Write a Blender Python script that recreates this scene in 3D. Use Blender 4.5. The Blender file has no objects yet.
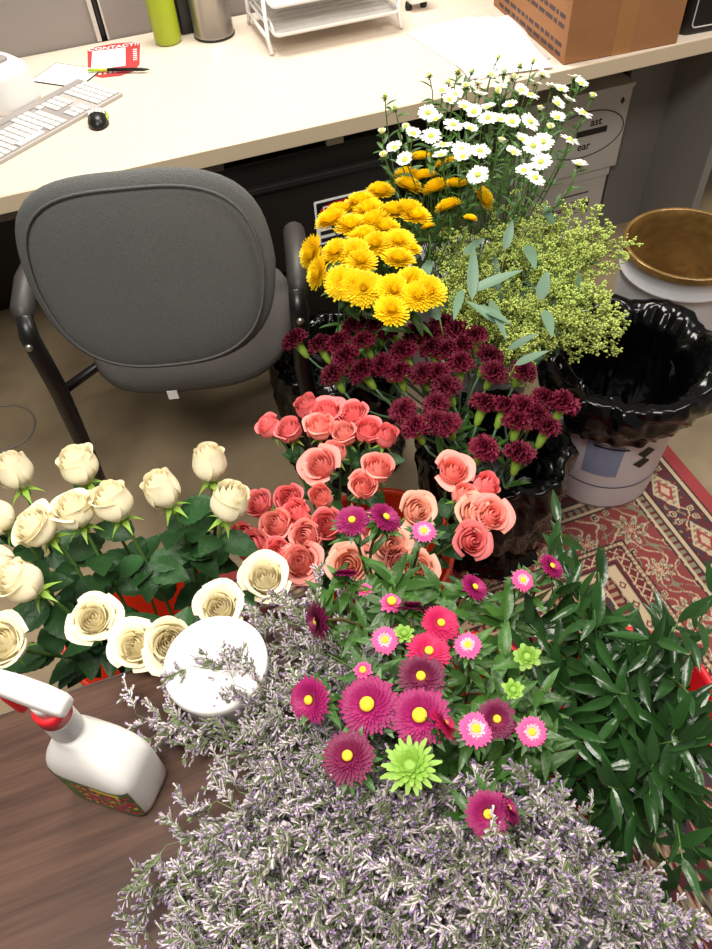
import bpy, math, random
from mathutils import Vector, Matrix, Quaternion, noise
R = random.Random(7)
PI = math.pi
SC = bpy.context.scene
COL = SC.collection
# ------------------------------------------------------------------ camera
H = 1.62; F = 760.0
yaw, th, ro = math.radians(16.6), math.radians(50.6), math.radians(4.57)
hd = Vector((math.sin(yaw), math.cos(yaw), 0)); r0 = Vector((math.cos(yaw), -math.sin(yaw), 0)); ez = Vector((0, 0, 1))
FW = hd * math.cos(th) - ez * math.sin(th); u0 = hd * math.sin(th) + ez * math.cos(th)
RT = r0 * math.cos(ro) - u0 * math.sin(ro); UP = u0 * math.cos(ro) + r0 * math.sin(ro)
CAM = Vector((0, 0, H))
def ray(x, y): return FW + RT * ((x - 356) / F) - UP * ((y - 474.5) / F)
def P(x, y, z=0.0):
    d = ray(x, y); return CAM + d * ((z - H) / d.z)
def PD(x, y, yy):
    d = ray(x, y); return CAM + d * (yy / d.y)
cd = bpy.data.cameras.new('camera'); cam = bpy.data.objects.new('camera', cd); COL.objects.link(cam)
cam.matrix_world = Matrix.Translation(CAM) @ Matrix((RT, UP, -FW)).transposed().to_4x4()
cd.sensor_fit = 'VERTICAL'; cd.sensor_height = 32; cd.lens = F / 949 * 32; cd.clip_start = .02
SC.camera = cam
# ------------------------------------------------------------------ materials
def lin(c): return tuple((v / 255 / 12.92) if v / 255 <= .04045 else ((v / 255 + .055) / 1.055) ** 2.4 for v in c)
def mat(name, rgb, rough=.5, metal=0, var=0, scale=40, bump=0, bscale=200, rnd=0, trans=0, coat=0, alpha=1, spec=.5, stretch=None, vcol=False, rgb2=None, sheen=0, emit=0):
    m = bpy.data.materials.new(name); m.use_nodes = True; nt = m.node_tree; N = nt.nodes; L = nt.links
    b = N['Principled BSDF']; b.inputs['Roughness'].default_value = rough; b.inputs['Metallic'].default_value = metal
    b.inputs['Specular IOR Level'].default_value = spec; b.inputs['Coat Weight'].default_value = coat; b.inputs['Coat Roughness'].default_value = .15
    b.inputs['Sheen Weight'].default_value = sheen
    c = lin(rgb) + (1,); b.inputs['Base Color'].default_value = c
    tc = N.new('ShaderNodeTexCoord'); mp = N.new('ShaderNodeMapping'); L.new(tc.outputs['Object'], mp.inputs[0])
    if stretch: mp.inputs['Scale'].default_value = stretch
    src = None
    if vcol:
        a = N.new('ShaderNodeVertexColor'); a.layer_name = 'col'; src = a.outputs[0]
    elif var or rgb2:
        no = N.new('ShaderNodeTexNoise'); no.inputs['Scale'].default_value = scale; no.inputs['Detail'].default_value = 4; L.new(mp.outputs[0], no.inputs[0])
        rp = N.new('ShaderNodeValToRGB'); L.new(no.outputs[0], rp.inputs[0])
        c2 = (lin(rgb2) + (1,)) if rgb2 else tuple(v * (1 + var) for v in c[:3]) + (1,)
        c1 = c if rgb2 else tuple(v * (1 - var) for v in c[:3]) + (1,)
        rp.color_ramp.elements[0].position = .35; rp.color_ramp.elements[1].position = .65
        rp.color_ramp.elements[0].color = c1; rp.color_ramp.elements[1].color = c2; src = rp.outputs[0]
    if rnd:
        oi = N.new('ShaderNodeObjectInfo'); hs = N.new('ShaderNodeHueSaturation'); mr = N.new('ShaderNodeMapRange')
        mr.inputs[3].default_value = 1 - rnd; mr.inputs[4].default_value = 1 + rnd; L.new(oi.outputs['Random'], mr.inputs[0]); L.new(mr.outputs[0], hs.inputs['Value'])
        if src: L.new(src, hs.inputs['Color'])
        else: hs.inputs['Color'].default_value = c
        src = hs.outputs[0]
    if src: L.new(src, b.inputs['Base Color'])
    if bump:
        n2 = N.new('ShaderNodeTexNoise'); n2.inputs['Scale'].default_value = bscale; L.new(mp.outputs[0], n2.inputs[0])
        bp = N.new('ShaderNodeBump'); bp.inputs['Strength'].default_value = bump; bp.inputs['Distance'].default_value = .01; L.new(n2.outputs[0], bp.inputs['Height']); L.new(bp.outputs[0], b.inputs['Normal'])
    if trans:
        t = N.new('ShaderNodeBsdfTranslucent'); mx = N.new('ShaderNodeMixShader'); mx.inputs[0].default_value = trans
        if src: L.new(src, t.inputs[0])
        else: t.inputs[0].default_value = c
        o = N['Material Output']; L.new(b.outputs[0], mx.inputs[1]); L.new(t.outputs[0], mx.inputs[2]); L.new(mx.outputs[0], o.inputs[0])
    return m
M = {}
def wood_mat():
    m = mat('walnut_laminate', (112, 82, 66), .5, spec=.3); nt = m.node_tree; N = nt.nodes; L = nt.links; b = N['Principled BSDF']
    tc = N['Texture Coordinate']; mp = N['Mapping']; mp.inputs['Scale'].default_value = (.9, 14, 1); mp.inputs['Rotation'].default_value = (0, 0, math.radians(-2))
    n1 = N.new('ShaderNodeTexNoise'); n1.inputs['Scale'].default_value = 3; n1.inputs['Detail'].default_value = 8; n1.inputs['Distortion'].default_value = .7; L.new(mp.outputs[0], n1.inputs[0])
    n2 = N.new('ShaderNodeTexNoise'); n2.inputs['Scale'].default_value = 16; n2.inputs['Detail'].default_value = 6; L.new(mp.outputs[0], n2.inputs[0])
    ad = N.new('ShaderNodeMath'); ad.operation = 'ADD'; ml = N.new('ShaderNodeMath'); ml.operation = 'MULTIPLY'; ml.inputs[1].default_value = .45
    L.new(n2.outputs[0], ml.inputs[0]); L.new(n1.outputs[0], ad.inputs[0]); L.new(ml.outputs[0], ad.inputs[1])
    rp = N.new('ShaderNodeValToRGB'); L.new(ad.outputs[0], rp.inputs[0]); e = rp.color_ramp.elements
    e[0].position = .5; e[0].color = lin((56, 37, 29)) + (1,); e[1].position = .95; e[1].color = lin((92, 65, 51)) + (1,)
    k = e.new(.7); k.color = lin((74, 51, 40)) + (1,); L.new(rp.outputs[0], b.inputs['Base Color']); return m
M['wood'] = wood_mat()
M['desk'] = mat('cream_laminate', (218, 203, 185), .35, var=.03, scale=60)
M['desk_edge'] = mat('beige_edge_band', (206, 188, 160), .5)
M['partition'] = mat('grey_partition_fabric', (150, 142, 136), .9, var=.06, scale=400, bump=.15, bscale=900)
M['alu'] = mat('pale_trim', (205, 198, 190), .4)
M['black'] = mat('black_plastic', (18, 17, 17), .35)
M['blackmetal'] = mat('black_painted_steel', (30, 25, 23), .4, bump=.03, bscale=400)
M['gable'] = mat('dark_grey_panel', (122, 119, 116), .55)
M['grey_metal'] = mat('grey_rail', (120, 112, 102), .5)
M['floor'] = mat('worn_concrete', (160, 142, 112), .65, rgb2=(136, 118, 92), scale=5, bump=.05, bscale=60)
M['rug'] = mat('rug_wool', (150, 50, 50), .95, vcol=True, bump=.5, bscale=700, sheen=.1)
M['vc'] = mat('printed', (255, 255, 255), .45, vcol=True)
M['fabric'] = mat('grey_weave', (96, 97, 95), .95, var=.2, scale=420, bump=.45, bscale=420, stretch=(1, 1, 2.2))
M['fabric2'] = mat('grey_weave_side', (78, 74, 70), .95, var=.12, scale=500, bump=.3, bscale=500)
M['armgrey'] = mat('grey_plastic', (54, 51, 48), .5)
M['kraft'] = mat('kraft_cardboard', (156, 107, 67), .8, var=.05, scale=12)
M['tape'] = mat('brown_tape', (165, 118, 72), .35)
M['ink'] = mat('print_ink', (74, 56, 60), .7)
M['inkb'] = mat('black_ink', (28, 26, 26), .6)
M['white'] = mat('white_plastic', (238, 236, 232), .35, coat=.2)
M['paper'] = mat('white_paper', (242, 241, 238), .8)
M['carton'] = mat('grey_white_carton', (196, 190, 184), .8)
M['keys'] = mat('white_keys', (214, 211, 207), .5)
M['kbase'] = mat('keyboard_tray', (178, 172, 166), .5)
M['kgrey'] = mat('keyboard_grey_strip', (150, 144, 140), .5)
M['red'] = mat('red_plastic', (222, 32, 44), .4)
M['signred'] = mat('sign_red', (200, 30, 34), .5)
M['cardred'] = mat('card_red', (178, 52, 54), .6)
M['orange'] = mat('orange_red_plastic', (226, 62, 28), .35, trans=.1)
M['limebottle'] = mat('lime_steel', (160, 176, 34), .35)
M['steel'] = mat('brushed_steel', (170, 164, 156), .3, metal=.9)
M['gold'] = mat('gold_liner', (128, 98, 54), .26, metal=.3, var=.3, scale=9, bump=1.0, bscale=14)
M['bucket'] = mat('white_pail', (214, 212, 216), .42, var=.04, scale=7)
M['bluelabel'] = mat('faded_blue_label', (134, 148, 180), .6, var=.06, scale=20)
M['blueline'] = mat('blue_print', (70, 82, 130), .6)
M['bag'] = mat('black_bin_bag', (6, 6, 7), .17, spec=.35, bump=.35, bscale=16)
M['greenmark'] = mat('lime_mark', (178, 205, 50), .5)
M['cable'] = mat('grey_cable', (130, 124, 116), .5)
# plants
M['petal_white'] = mat('white_rose_petal', (252, 243, 212), .6, trans=.2, rnd=.04)
M['petal_coral'] = mat('coral_rose_petal', (246, 134, 134), .6, trans=.2, rnd=.12, vcol=False)
M['petal_salmon'] = mat('salmon_rose_petal', (250, 164, 152), .6, trans=.2, rnd=.08)
M['petal_peach'] = mat('peach_rose_petal', (252, 192, 168), .6, trans=.2, rnd=.05)
M['carn'] = mat('dark_crimson_petal', (104, 14, 42), .65, rnd=.25, trans=.06, spec=.3)
M['yellow'] = mat('yellow_mum_petal', (255, 224, 16), .6, trans=.2, rnd=.06)
M['gold_c'] = mat('mum_heart', (236, 160, 10), .7)
M['daisy'] = mat('white_daisy_petal', (250, 250, 240), .6, trans=.15)
M['daisy_c'] = mat('daisy_centre', (204, 214, 90), .8, bump=.5, bscale=900)
M['aster'] = mat('magenta_petal', (156, 18, 96), .6, rnd=.1, trans=.15)
M['aster_dark'] = mat('wine_petal', (112, 12, 64), .6, rnd=.12, trans=.1)
M['aster_red'] = mat('cerise_petal', (204, 24, 92), .6, rnd=.08, trans=.15)
M['aster_pink'] = mat('pink_petal', (238, 92, 160), .6, rnd=.06, trans=.2)
M['aster_pale'] = mat('pale_petal_heart', (250, 190, 200), .6, trans=.2)
M['aster_c'] = mat('aster_yellow_heart', (250, 210, 50), .8, bump=.4, bscale=900)
M['lime'] = mat('lime_bract', (150, 192, 78), .55, trans=.25, rnd=.08)
M['calyx'] = mat('bright_green_calyx', (150, 190, 72), .55, trans=.15, rnd=.12)
M['stem'] = mat('green_stem', (84, 120, 56), .5, rnd=.15)
M['stem_grey'] = mat('blue_green_stem', (96, 128, 96), .5, rnd=.15)
M['stem_brown'] = mat('brown_green_stem', (88, 74, 40), .6, rnd=.15)
M['roseleaf'] = mat('dark_rose_leaf', (42, 78, 40), .45, trans=.12, rnd=.3, spec=.3, bump=.2, bscale=90)
M['midleaf'] = mat('mid_green_leaf', (62, 102, 38), .4, trans=.15, rnd=.35, bump=.15, bscale=90)
M['ruscus'] = mat('glossy_dark_leaf', (40, 74, 33), .24, trans=.1, rnd=.35, bump=.1, bscale=60)
M['euc'] = mat('grey_green_leaf', (98, 128, 104), .5, trans=.12, rnd=.15)
M['seed'] = mat('yellow_green_seed', (190, 208, 108), .6, rnd=.12)
M['seed_stem'] = mat('olive_twig', (134, 140, 70), .6)
M['lim'] = mat('grey_lavender_calyx', (226, 214, 220), .75, trans=.2, rnd=.25)
M['limp'] = mat('violet_floret', (168, 140, 190), .7, trans=.2, rnd=.12)
M['limg'] = mat('sage_bract', (126, 142, 96), .7, trans=.1, rnd=.12)
M['limstem'] = mat('sage_twig', (104, 118, 78), .6)
# ------------------------------------------------------------------ mesh builder
class MB:
    def __init__(s): s.v = []; s.f = []; s.c = []; s.mi = []; s.k = 0
    def quad(s, a, b, c, d):
        n = len(s.v); s.v += [a, b, c, d]; s.f.append((n, n + 1, n + 2, n + 3)); s.mi.append(s.k)
    def grid(s, fn, nu, nv, closed=False, cap=False):
        n = len(s.v)
        for j in range(nv + 1):
            for i in range(nu if closed else nu + 1): s.v.append(tuple(fn(i / nu, j / nv)))
        w = nu if closed else nu + 1
        for j in range(nv):
            for i in range(nu):
                a = n + j * w + i; b = n + j * w + (i + 1) % w if closed else a + 1
                s.f.append((a, b, b + w, a + w)); s.mi.append(s.k)
        if cap:
            s.f.append(tuple(n + i for i in reversed(range(w)))); s.mi.append(s.k)
            s.f.append(tuple(n + nv * w + i for i in range(w))); s.mi.append(s.k)
    def lathe(s, prof, n=32, c=(0, 0), cap=False):
        m = len(prof) - 1
        def fn(u, v):
            q = prof[min(m, round(v * m))]; a = u * 2 * PI; return (c[0] + q[0] * math.cos(a), c[1] + q[0] * math.sin(a), q[1])
        s.grid(fn, n, m, True, cap)
    def tube(s, pts, r, n=6, cap=True):
        pts = [Vector(p) for p in pts]; m = len(pts) - 1
        rs = r if isinstance(r, (list, tuple)) else [r] * (m + 1)
        fr = []; up = None
        for i, p in enumerate(pts):
            t = (pts[min(i + 1, m)] - pts[max(i - 1, 0)]); t = t.normalized() if t.length else Vector((0, 0, 1))
            if up is None: up = t.orthogonal().normalized()
            up = (up - t * up.dot(t)); up = up.normalized() if up.length > 1e-6 else t.orthogonal().normalized()
            fr.append((up.copy(), t.cross(up)))
        def fn(u, v):
            i = min(m, round(v * m)); a = u * 2 * PI; return pts[i] + (fr[i][0] * math.cos(a) + fr[i][1] * math.sin(a)) * rs[i]
        s.grid(fn, n, m, True, cap)
    def box(s, x0, x1, y0, y1, z0, z1, mtx=None):
        n = len(s.v); q = [(x, y, z) for z in (z0, z1) for y in (y0, y1) for x in (x0, x1)]
        if mtx: q = [tuple(mtx @ Vector(p)) for p in q]
        s.v += q
        for f in ((0, 2, 3, 1), (4, 5, 7, 6), (0, 1, 5, 4), (2, 6, 7, 3), (0, 4, 6, 2), (1, 3, 7, 5)):
            s.f.append(tuple(n + i for i in f)); s.mi.append(s.k)
    def prism(s, poly, z0, z1):
        n = len(s.v); m = len(poly); s.v += [(p[0], p[1], z0) for p in poly] + [(p[0], p[1], z1) for p in poly]
        s.f.append(tuple(n + i for i in reversed(range(m)))); s.f.append(tuple(n + m + i for i in range(m))); s.mi += [s.k] * 2
        for i in range(m): s.f.append((n + i, n + (i + 1) % m, n + m + (i + 1) % m, n + m + i)); s.mi.append(s.k)
    def add(s, me, mtx):
        n = len(s.v); s.v += [tuple(mtx @ Vector(p)) for p in me.v]; s.f += [tuple(n + i for i in f) for f in me.f]; s.mi += [s.k if me.k == 0 and not any(me.mi) else i for i in me.mi]
    def mesh(s, name, mats, smooth=True, colors=None):
        me = bpy.data.meshes.new(name); me.from_pydata([tuple(p) for p in s.v], [], s.f); me.update()
        for m in (mats if isinstance(mats, (list, tuple)) else [mats]): me.materials.append(m)
        if any(s.mi): me.polygons.foreach_set('material_index', s.mi)
        if smooth: me.polygons.foreach_set('use_smooth', [True] * len(me.polygons))
        if colors:
            a = me.color_attributes.new('col', 'FLOAT_COLOR', 'POINT'); a.data.foreach_set('color', [q for c in colors for q in (*c[:3], 1)])
        return me
def ob(name, me, parent=None, loc=None, mtx=None, bevel=0, seg=2, solid=0, sub=0):
    o = bpy.data.objects.new(name, me); COL.objects.link(o)
    if parent: o.parent = parent
    if mtx is not None: o.matrix_local = mtx
    if loc is not None: o.location = loc
    if solid: q = o.modifiers.new('s', 'SOLIDIFY'); q.thickness = solid; q.offset = 0
    if bevel: q = o.modifiers.new('b', 'BEVEL'); q.width = bevel; q.segments = seg; q.limit_method = 'ANGLE'
    if sub: q = o.modifiers.new('u', 'SUBSURF'); q.levels = sub; q.render_levels = sub
    return o
def tag(o, label, cat, group=None):
    o['label'] = label; o['category'] = cat
    if group: o['group'] = group
    return o
def thing(name, label, cat, loc=(0, 0, 0), rz=0, group=None):
    o = bpy.data.objects.new(name, None); o.empty_display_size = .05; COL.objects.link(o); o.location = loc; o.rotation_euler = (0, 0, rz)
    return tag(o, label, cat, group)
def struct(name, me, **k): o = ob(name, me, **k); o['kind'] = 'structure'; return o
def bx(name, m, x0, x1, y0, y1, z0, z1, parent=None, bevel=.002, **k):
    b = MB(); b.box(x0, x1, y0, y1, z0, z1); return ob(name, b.mesh(name, m, False), parent, bevel=bevel, **k)
def text(s, size, m, parent, mtx, name='lettering', bold=0):
    cu = bpy.data.curves.new('t', 'FONT'); cu.body = s; cu.size = size; cu.extrude = .0003; cu.align_x = 'CENTER'; cu.align_y = 'CENTER'; cu.offset = bold
    t = bpy.data.objects.new('t', cu); COL.objects.link(t); bpy.context.view_layer.update()
    me = bpy.data.meshes.new_from_object(t.evaluated_get(bpy.context.evaluated_depsgraph_get())); bpy.data.objects.remove(t)
    me.materials.clear(); me.materials.append(m); return ob(name, me, parent, mtx=mtx)
def rot(ax, a): return Matrix.Rotation(a, 4, ax)
def tr(x, y, z): return Matrix.Translation((x, y, z))
def rrect(w, h, r, n=6):
    o = []
    for cx, cy, a0 in ((w / 2 - r, h / 2 - r, 0), (-w / 2 + r, h / 2 - r, 90), (-w / 2 + r, -h / 2 + r, 180), (w / 2 - r, -h / 2 + r, 270)):
        for i in range(n + 1): a = math.radians(a0 + 90 * i / n); o.append((cx + r * math.cos(a), cy + r * math.sin(a)))
    return o
# ------------------------------------------------------------------ setting
struct('floor', (lambda b: (b.box(-1.6, 2.8, -1.2, 2.7, -.05, 0), b.mesh('floor', M['floor'], False))[1])(MB()))
b = MB(); b.box(-1.6, .083, 2.52, 2.58, 0, 1.7); b.box(.1, 2.8, 2.52, 2.58, 0, 1.7); b.k = 1; b.box(.083, .1, 2.535, 2.58, 0, 1.7); w = struct('wall_back', b.mesh('wall_back', [M['partition'], M['black']], False), bevel=.004)
b = MB(); b.box(.07, .083, 2.512, 2.53, .742, 1.7); b.box(.1, .106, 2.512, 2.53, .742, 1.7); struct('trim_1', b.mesh('trim', M['alu'], False), bevel=.002)
b = MB(); b.box(-1.6, .07, 2.5, 2.52, 1.02, 1.045); struct('trim_2', b.mesh('trim', M['alu'], False), bevel=.003)
# rug ---------------------------------------------------------------
def rug():
    X0, X1, Y0, Y1 = -.1, 1.21, -.5, 1.1
    xs = []; x = X0
    while x < X1: xs.append(x); x += .02 if x < .3 else .0026
    xs.append(X1); ys = []; y = Y0
    while y < Y1: ys.append(y); y += .02 if y < .2 else .0026
    ys.append(Y1)
    red = lin((148, 66, 64)); dr = lin((112, 36, 42)); cream = lin((214, 190, 156)); dark = lin((52, 38, 40)); gg = lin((142, 138, 112)); brt = lin((172, 64, 66)); tan = lin((178, 142, 112)); nav = lin((72, 58, 66))
    def rosette(px, py, r, k=8):
        d = math.hypot(px, py); 
        if d > r: return None
        a = math.atan2(py, px); e = r * (.72 + .28 * math.cos(k * a))
        if d > e: return None
        if d > e * .84: return cream
        if d > e * .58: return gg if math.cos(k * a) > 0 else dark
        if d > e * .4: return cream
        if d > e * .22: return brt
        return cream
    def flower(px, py, r):
        a = abs(px) / r; c = abs(py) / r
        if max(a, c) > 1: return None
        if max(a, c) > .66: return cream if min(a, c) < .7 else None
        return dark if max(a, c) > .3 else cream
    def col(x, y):
        dx = min(X1 - x, x - X0); dy = Y1 - y; d = min(dx, dy); t = y if dx < dy else x
        wob = .004 * math.sin(t * 60)
        if d < .036: return brt
        if d < .041: return dark
        if d < .051: return cream
        if d < .056: return dark
        if d < .142:
            c = d - .099; u = ((t + .03) % .17) - .085
            e = (abs(u) / .062) + (abs(c) / .034)
            if e < 1.05:
                if e > .88: return cream
                if e > .6: return gg if math.sin(u * 420) > 0 else cream
                if e > .35: return brt
                return cream
            q = flower(abs(u) - .072, abs(c) - .025, .009)
            if q: return q
            if abs(c - .016 * math.sin(t * 74)) < .0024: return cream
            n = noise.noise(Vector((x * 70, y * 70, 0)))
            return gg if n > .38 else (dr if n > -.1 else nav)
        if d < .147: return dark
        if d < .157: return cream
        if d < .162: return dark
        if d < .178: return gg if (t % .02) < .012 else dr
        if d < .187: return cream
        if d < .191: return dark
        if d < .286:
            gx, gy = x % .128 - .064, y % .128 - .064
            q = rosette(gx, gy, .047 if (int(x // .128) + int(y // .128)) % 2 else .036)
            if q: return q
            q = flower((x + .064) % .128 - .064, (y + .064) % .128 - .064, .01) or flower((x + .03) % .128 - .064, (y + .06) % .128 - .064, .008) or flower((x + .06) % .128 - .064, (y + .095) % .128 - .064, .008)
            if q: return q
            s1 = math.sin(x * 62 + 1.7 * math.sin(y * 49)) ; s2 = math.sin(y * 57 + 1.8 * math.sin(x * 43))
            if abs(s1 + .55 * s2) < .13: return cream
            if abs(s1 - .6 * s2 + .4) < .1: return gg
            return red
        if d < .290: return dark
        if d < .299: return tan if (t % .012) < .008 else cream
        if d < .303: return dark
        if d < .326: 
            u = t % .03 - .015
            return cream if abs(abs(u) - abs(d - .3145)) < .0022 else dr
        if d < .330: return cream
        if d < .336: return dr
        if d < .342: return dark
        if d < .372:
            u = t % .056 - .028; q = (abs(u) / .012) + (abs(d - .357) / .01)
            if q < 1: return dr if q > .55 else cream
            return cream if d > .345 and d < .369 else tan
        if d < .377: return dark
        if d < .40: return tan if (t % .02) < .01 else dr
        if d < .405: return cream
        gx, gy = x % .11 - .055, y % .11 - .055
        q = rosette(gx, gy, .04, 6)
        if q: return q
        s1 = math.sin(x * 70 + 1.5 * math.sin(y * 55)); s2 = math.sin(y * 66 + 1.5 * math.sin(x * 60))
        if abs(s1 + .5 * s2) < .16: return cream
        return nav if s1 * s2 > .2 else dr
    b = MB(); cs = []; nx, ny = len(xs), len(ys)
    for y in ys:
        for x in xs:
            b.v.append((x, y, .009)); wx = x + .0012 * noise.noise(Vector((x * 90, y * 90, 3))); wy = y + .0012 * noise.noise(Vector((x * 90, y * 90, 9)))
            k = 1 + .18 * noise.noise(Vector((x * 300, y * 300, 5))) ; cs.append(tuple(v * k for v in col(min(max(wx, X0), X1), min(wy, Y1))))
    for j in range(ny - 1):
        for i in range(nx - 1):
            a = j * nx + i; b.f.append((a, a + 1, a + nx + 1, a + nx)); b.mi.append(0)
    # edge skirt
    n = len(b.v)
    ring = [(X0, Y0), (X1, Y0), (X1, Y1), (X0, Y1)]
    for z in (.0005, .009):
        for p in ring: b.v.append((*p, z)); cs.append(brt)
    for i in range(4): b.f.append((n + i, n + (i + 1) % 4, n + 4 + (i + 1) % 4, n + 4 + i)); b.mi.append(0)
    b.f.append((n + 3, n + 2, n + 1, n)); b.mi.append(0)
    tag(ob('persian_rug', b.mesh('persian_rug', M['rug'], False, cs)), 'red and cream patterned oriental rug on the floor under the buckets', 'rug')
rug()
# ------------------------------------------------------------------ desk
t = thing('office_desk', 'long cream-topped office desk with dark grey side panel', 'desk', (.9, 2.1, 0))
def wbx(name, m, x0, x1, y0, y1, z0, z1, par, bevel=.002, **k):
    l = par.location; return bx(name, m, x0 - l.x, x1 - l.x, y0 - l.y, y1 - l.y, z0 - l.z, z1 - l.z, par, bevel, **k)
wbx('worktop', M['desk'], -1.2, 2.5, 1.754, 2.515, .702, .74, t)
wbx('edge_band', M['desk_edge'], -1.2, 2.5, 1.750, 1.7545, .700, .739, t, .001)
wbx('front_rail', M['grey_metal'], -1.2, .26, 1.80, 1.83, .655, .70, t)
wbx('side_panel', M['gable'], 1.755, 1.785, 1.775, 2.51, 0, .70, t)
wbx('modesty_panel', M['blackmetal'], -1.2, 1.75, 2.44, 2.46, .0, .70, t)
wbx('filler_panel', M['gable'], 1.59, 1.755, 2.02, 2.04, 0, .70, t)
wbx('support_leg', M['blackmetal'], -.72, -.66, 1.80, 2.4, 0, .70, t)
wbx('clip', M['desk_edge'], .525, .57, 1.785, 1.80, .665, .70, t, .001)
# filing cabinet
t = thing('filing_cabinet', 'black two-drawer filing cabinet under the cream desk', 'cabinet', (.48, 2.05, 0))
wbx('body', M['blackmetal'], .235, .725, 1.80, 2.4, .0, .66, t, .004)
for k, (za, zb) in enumerate(((.335, .60), (.04, .315))):
    d = wbx('drawer', M['blackmetal'], .26, .70, 1.778, 1.80, za, zb, t, .004)
    h = bx('handle', M['black'], -.165, -.12, -.285 - .0, -.272, .0, .0, None) if False else None
    b = MB(); b.box(-.205, .205, -.282, -.273, zb - .012, zb - .004); ob('handle', b.mesh('handle', M['grey_metal'] if k < 0 else M['black'], False), d, bevel=.002)
b = MB(); b.lathe([(0, 0), (.012, 0), (.012, .008), (.009, .011), (0, .011)], 20); ob('lock', b.mesh('lock', M['steel']), t, mtx=tr(-.19, -.272, .43) @ rot('X', PI / 2))
# danger sign
sx, sz, sw, sh = .555, .462, .165, .132
t = thing('danger_sign', 'white-bordered danger sign with red oval stuck on the black drawer', 'sign', (sx, 1.776, sz))
RX = rot('X', PI / 2)
def plate(name, m, poly, d, par, y0, x=0, z=0, **k):
    b = MB(); b.prism(poly, 0, d); return ob(name, b.mesh(name, m, False), par, mtx=tr(x, y0, z) @ RX, **k)
plate('plate', M['paper'], rrect(sw, sh, .004), .0012, t, 0)
plate('header', M['black'], rrect(sw - .012, .048, .001), .0006, t, -.0013, 0, .036)
plate('oval', M['signred'], [(.068 * math.cos(a * PI / 16), .02 * math.sin(a * PI / 16)) for a in range(32)], .0005, t, -.002, 0, .036)
text('DANGER', .03, M['paper'], t, tr(0, -.0028, .036) @ RX, bold=.0006)
b = MB()
for k, (xa, xb, zz) in enumerate(((-.072, -.05, -.004), (-.044, .03, -.004), (-.072, -.03, -.03), (-.024, .06, -.03), (-.072, .04, -.052))): b.box(xa, xb, -.0018, -.0013, zz - .007, zz + .005)
ob('print', b.mesh('print', M['inkb'], False), t)
# cartons under desk
def carton(name, label, x0, x1, y0, y1, z0, z1, lower):
    t = thing(name, label, 'box', ((x0 + x1) / 2, (y0 + y1) / 2, z0), 0, None)
    w = (x1 - x0) / 2; d = (y1 - y0) / 2; h = z1 - z0
    bx('carton_body', M['carton'], -w, w, -d, d, 0, h, t, .003)
    bx('lid', M['carton'], -w - .004, w + .004, -d - .003, d + .003, h - .03 if lower else h - .012, h + .001, t, .002)
    f = -d - .0006
    if not lower:
        b = MB(); b.tube([(.14 * math.cos(a * PI / 24), 0, .075 * math.sin(a * PI / 24)) for a in range(49)], .0016, 5, False); ob('oval_logo', b.mesh('oval_logo', M['inkb']), t, loc=(.045 + .0, f, h * .50))
        for s, z_, sz_ in (('ast', .036, .036), ('ear', -.038, .036)): text(s, sz_, M['inkb'], t, tr(.08 - (0.03 if z_ < 0 else 0), f, h * .5 + z_) @ RX, bold=.0005)
        b = MB(); b.box(0, .11, 0, .0005, -.016, .004); ob('rule', b.mesh('rule', M['inkb'], False), t, loc=(.015, f - .0005, h * .5 + .012))
        b = MB(); b.prism([(0, .012), (.008, 0), (0, -.012), (-.008, 0)], 0, .0006); ob('mark', b.mesh('mark', M['inkb'], False), t, mtx=tr(w - .03, f, h - .05) @ RX)
    else:
        b = MB()
        for k, (xx, ww, zz, hh) in enumerate(((.0, .12, .03, .005), (-.03, .14, .055, .002), (-.01, .09, .075, .003), (-.01, .09, .085, .006), (.1, .03, .105, .05), (-.03, .12, .10, .002))): b.box(xx, xx + ww, 0, .0005, h - .05 - zz, h - .05 - zz + hh)
        ob('print', b.mesh('print', M['ink'], False), t, loc=(0, f - .0004, 0))
carton('lower_carton', 'grey-white carton with small black print, under the other carton below the desk', 1.20, 1.565, 2.00, 2.35, 0, .262, True)
carton('upper_carton', 'grey-white carton with black oval logo, on top of the other carton', 1.20, 1.585, 1.99, 2.35, .264, .535, False)
# ------------------------------------------------------------------ things on desk
DZ = .7405
# cardboard box
t = thing('cardboard_box', 'large brown cardboard box at the front edge of the desk', 'box', (1.353, 1.98, DZ), math.radians(-3))
bx('box_body', M['kraft'], -.165, .165, -.215, .235, 0, .30, t, .003)
bx('tape', M['tape'], -.03, .025, -.2158, -.21, .0, .30, t, .0002)
b = MB(); R2 = random.Random(5)
for row in range(7):
    y = -.19
    while y < .2:
        l = R2.uniform(.012, .04)
        if row % 3 != 2: b.box(-.1656, -.165, y, min(y + l, .21), .012 + row * .022, .022 + row * .022)
        y += l + .008
ob('print', b.mesh('print', M['ink'], False), t)
# black device right of box
t = thing('black_tray', 'black plastic case with a pale rim line right of the cardboard box', 'case', (1.64, 1.93, DZ), math.radians(-4))
b = MB(); b.prism(rrect(.17, .3, .02), 0, .16); ob('case_body', b.mesh('c', M['black'], False), t, bevel=.006, seg=3)
b = MB(); pts = [(x, 0, z) for x, z in rrect(.13, .12, .012)]; b.tube(pts + [pts[0]], .0018, 6); ob('rim_line', b.mesh('r', M['alu']), t, loc=(0, -.1515, .078))
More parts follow.
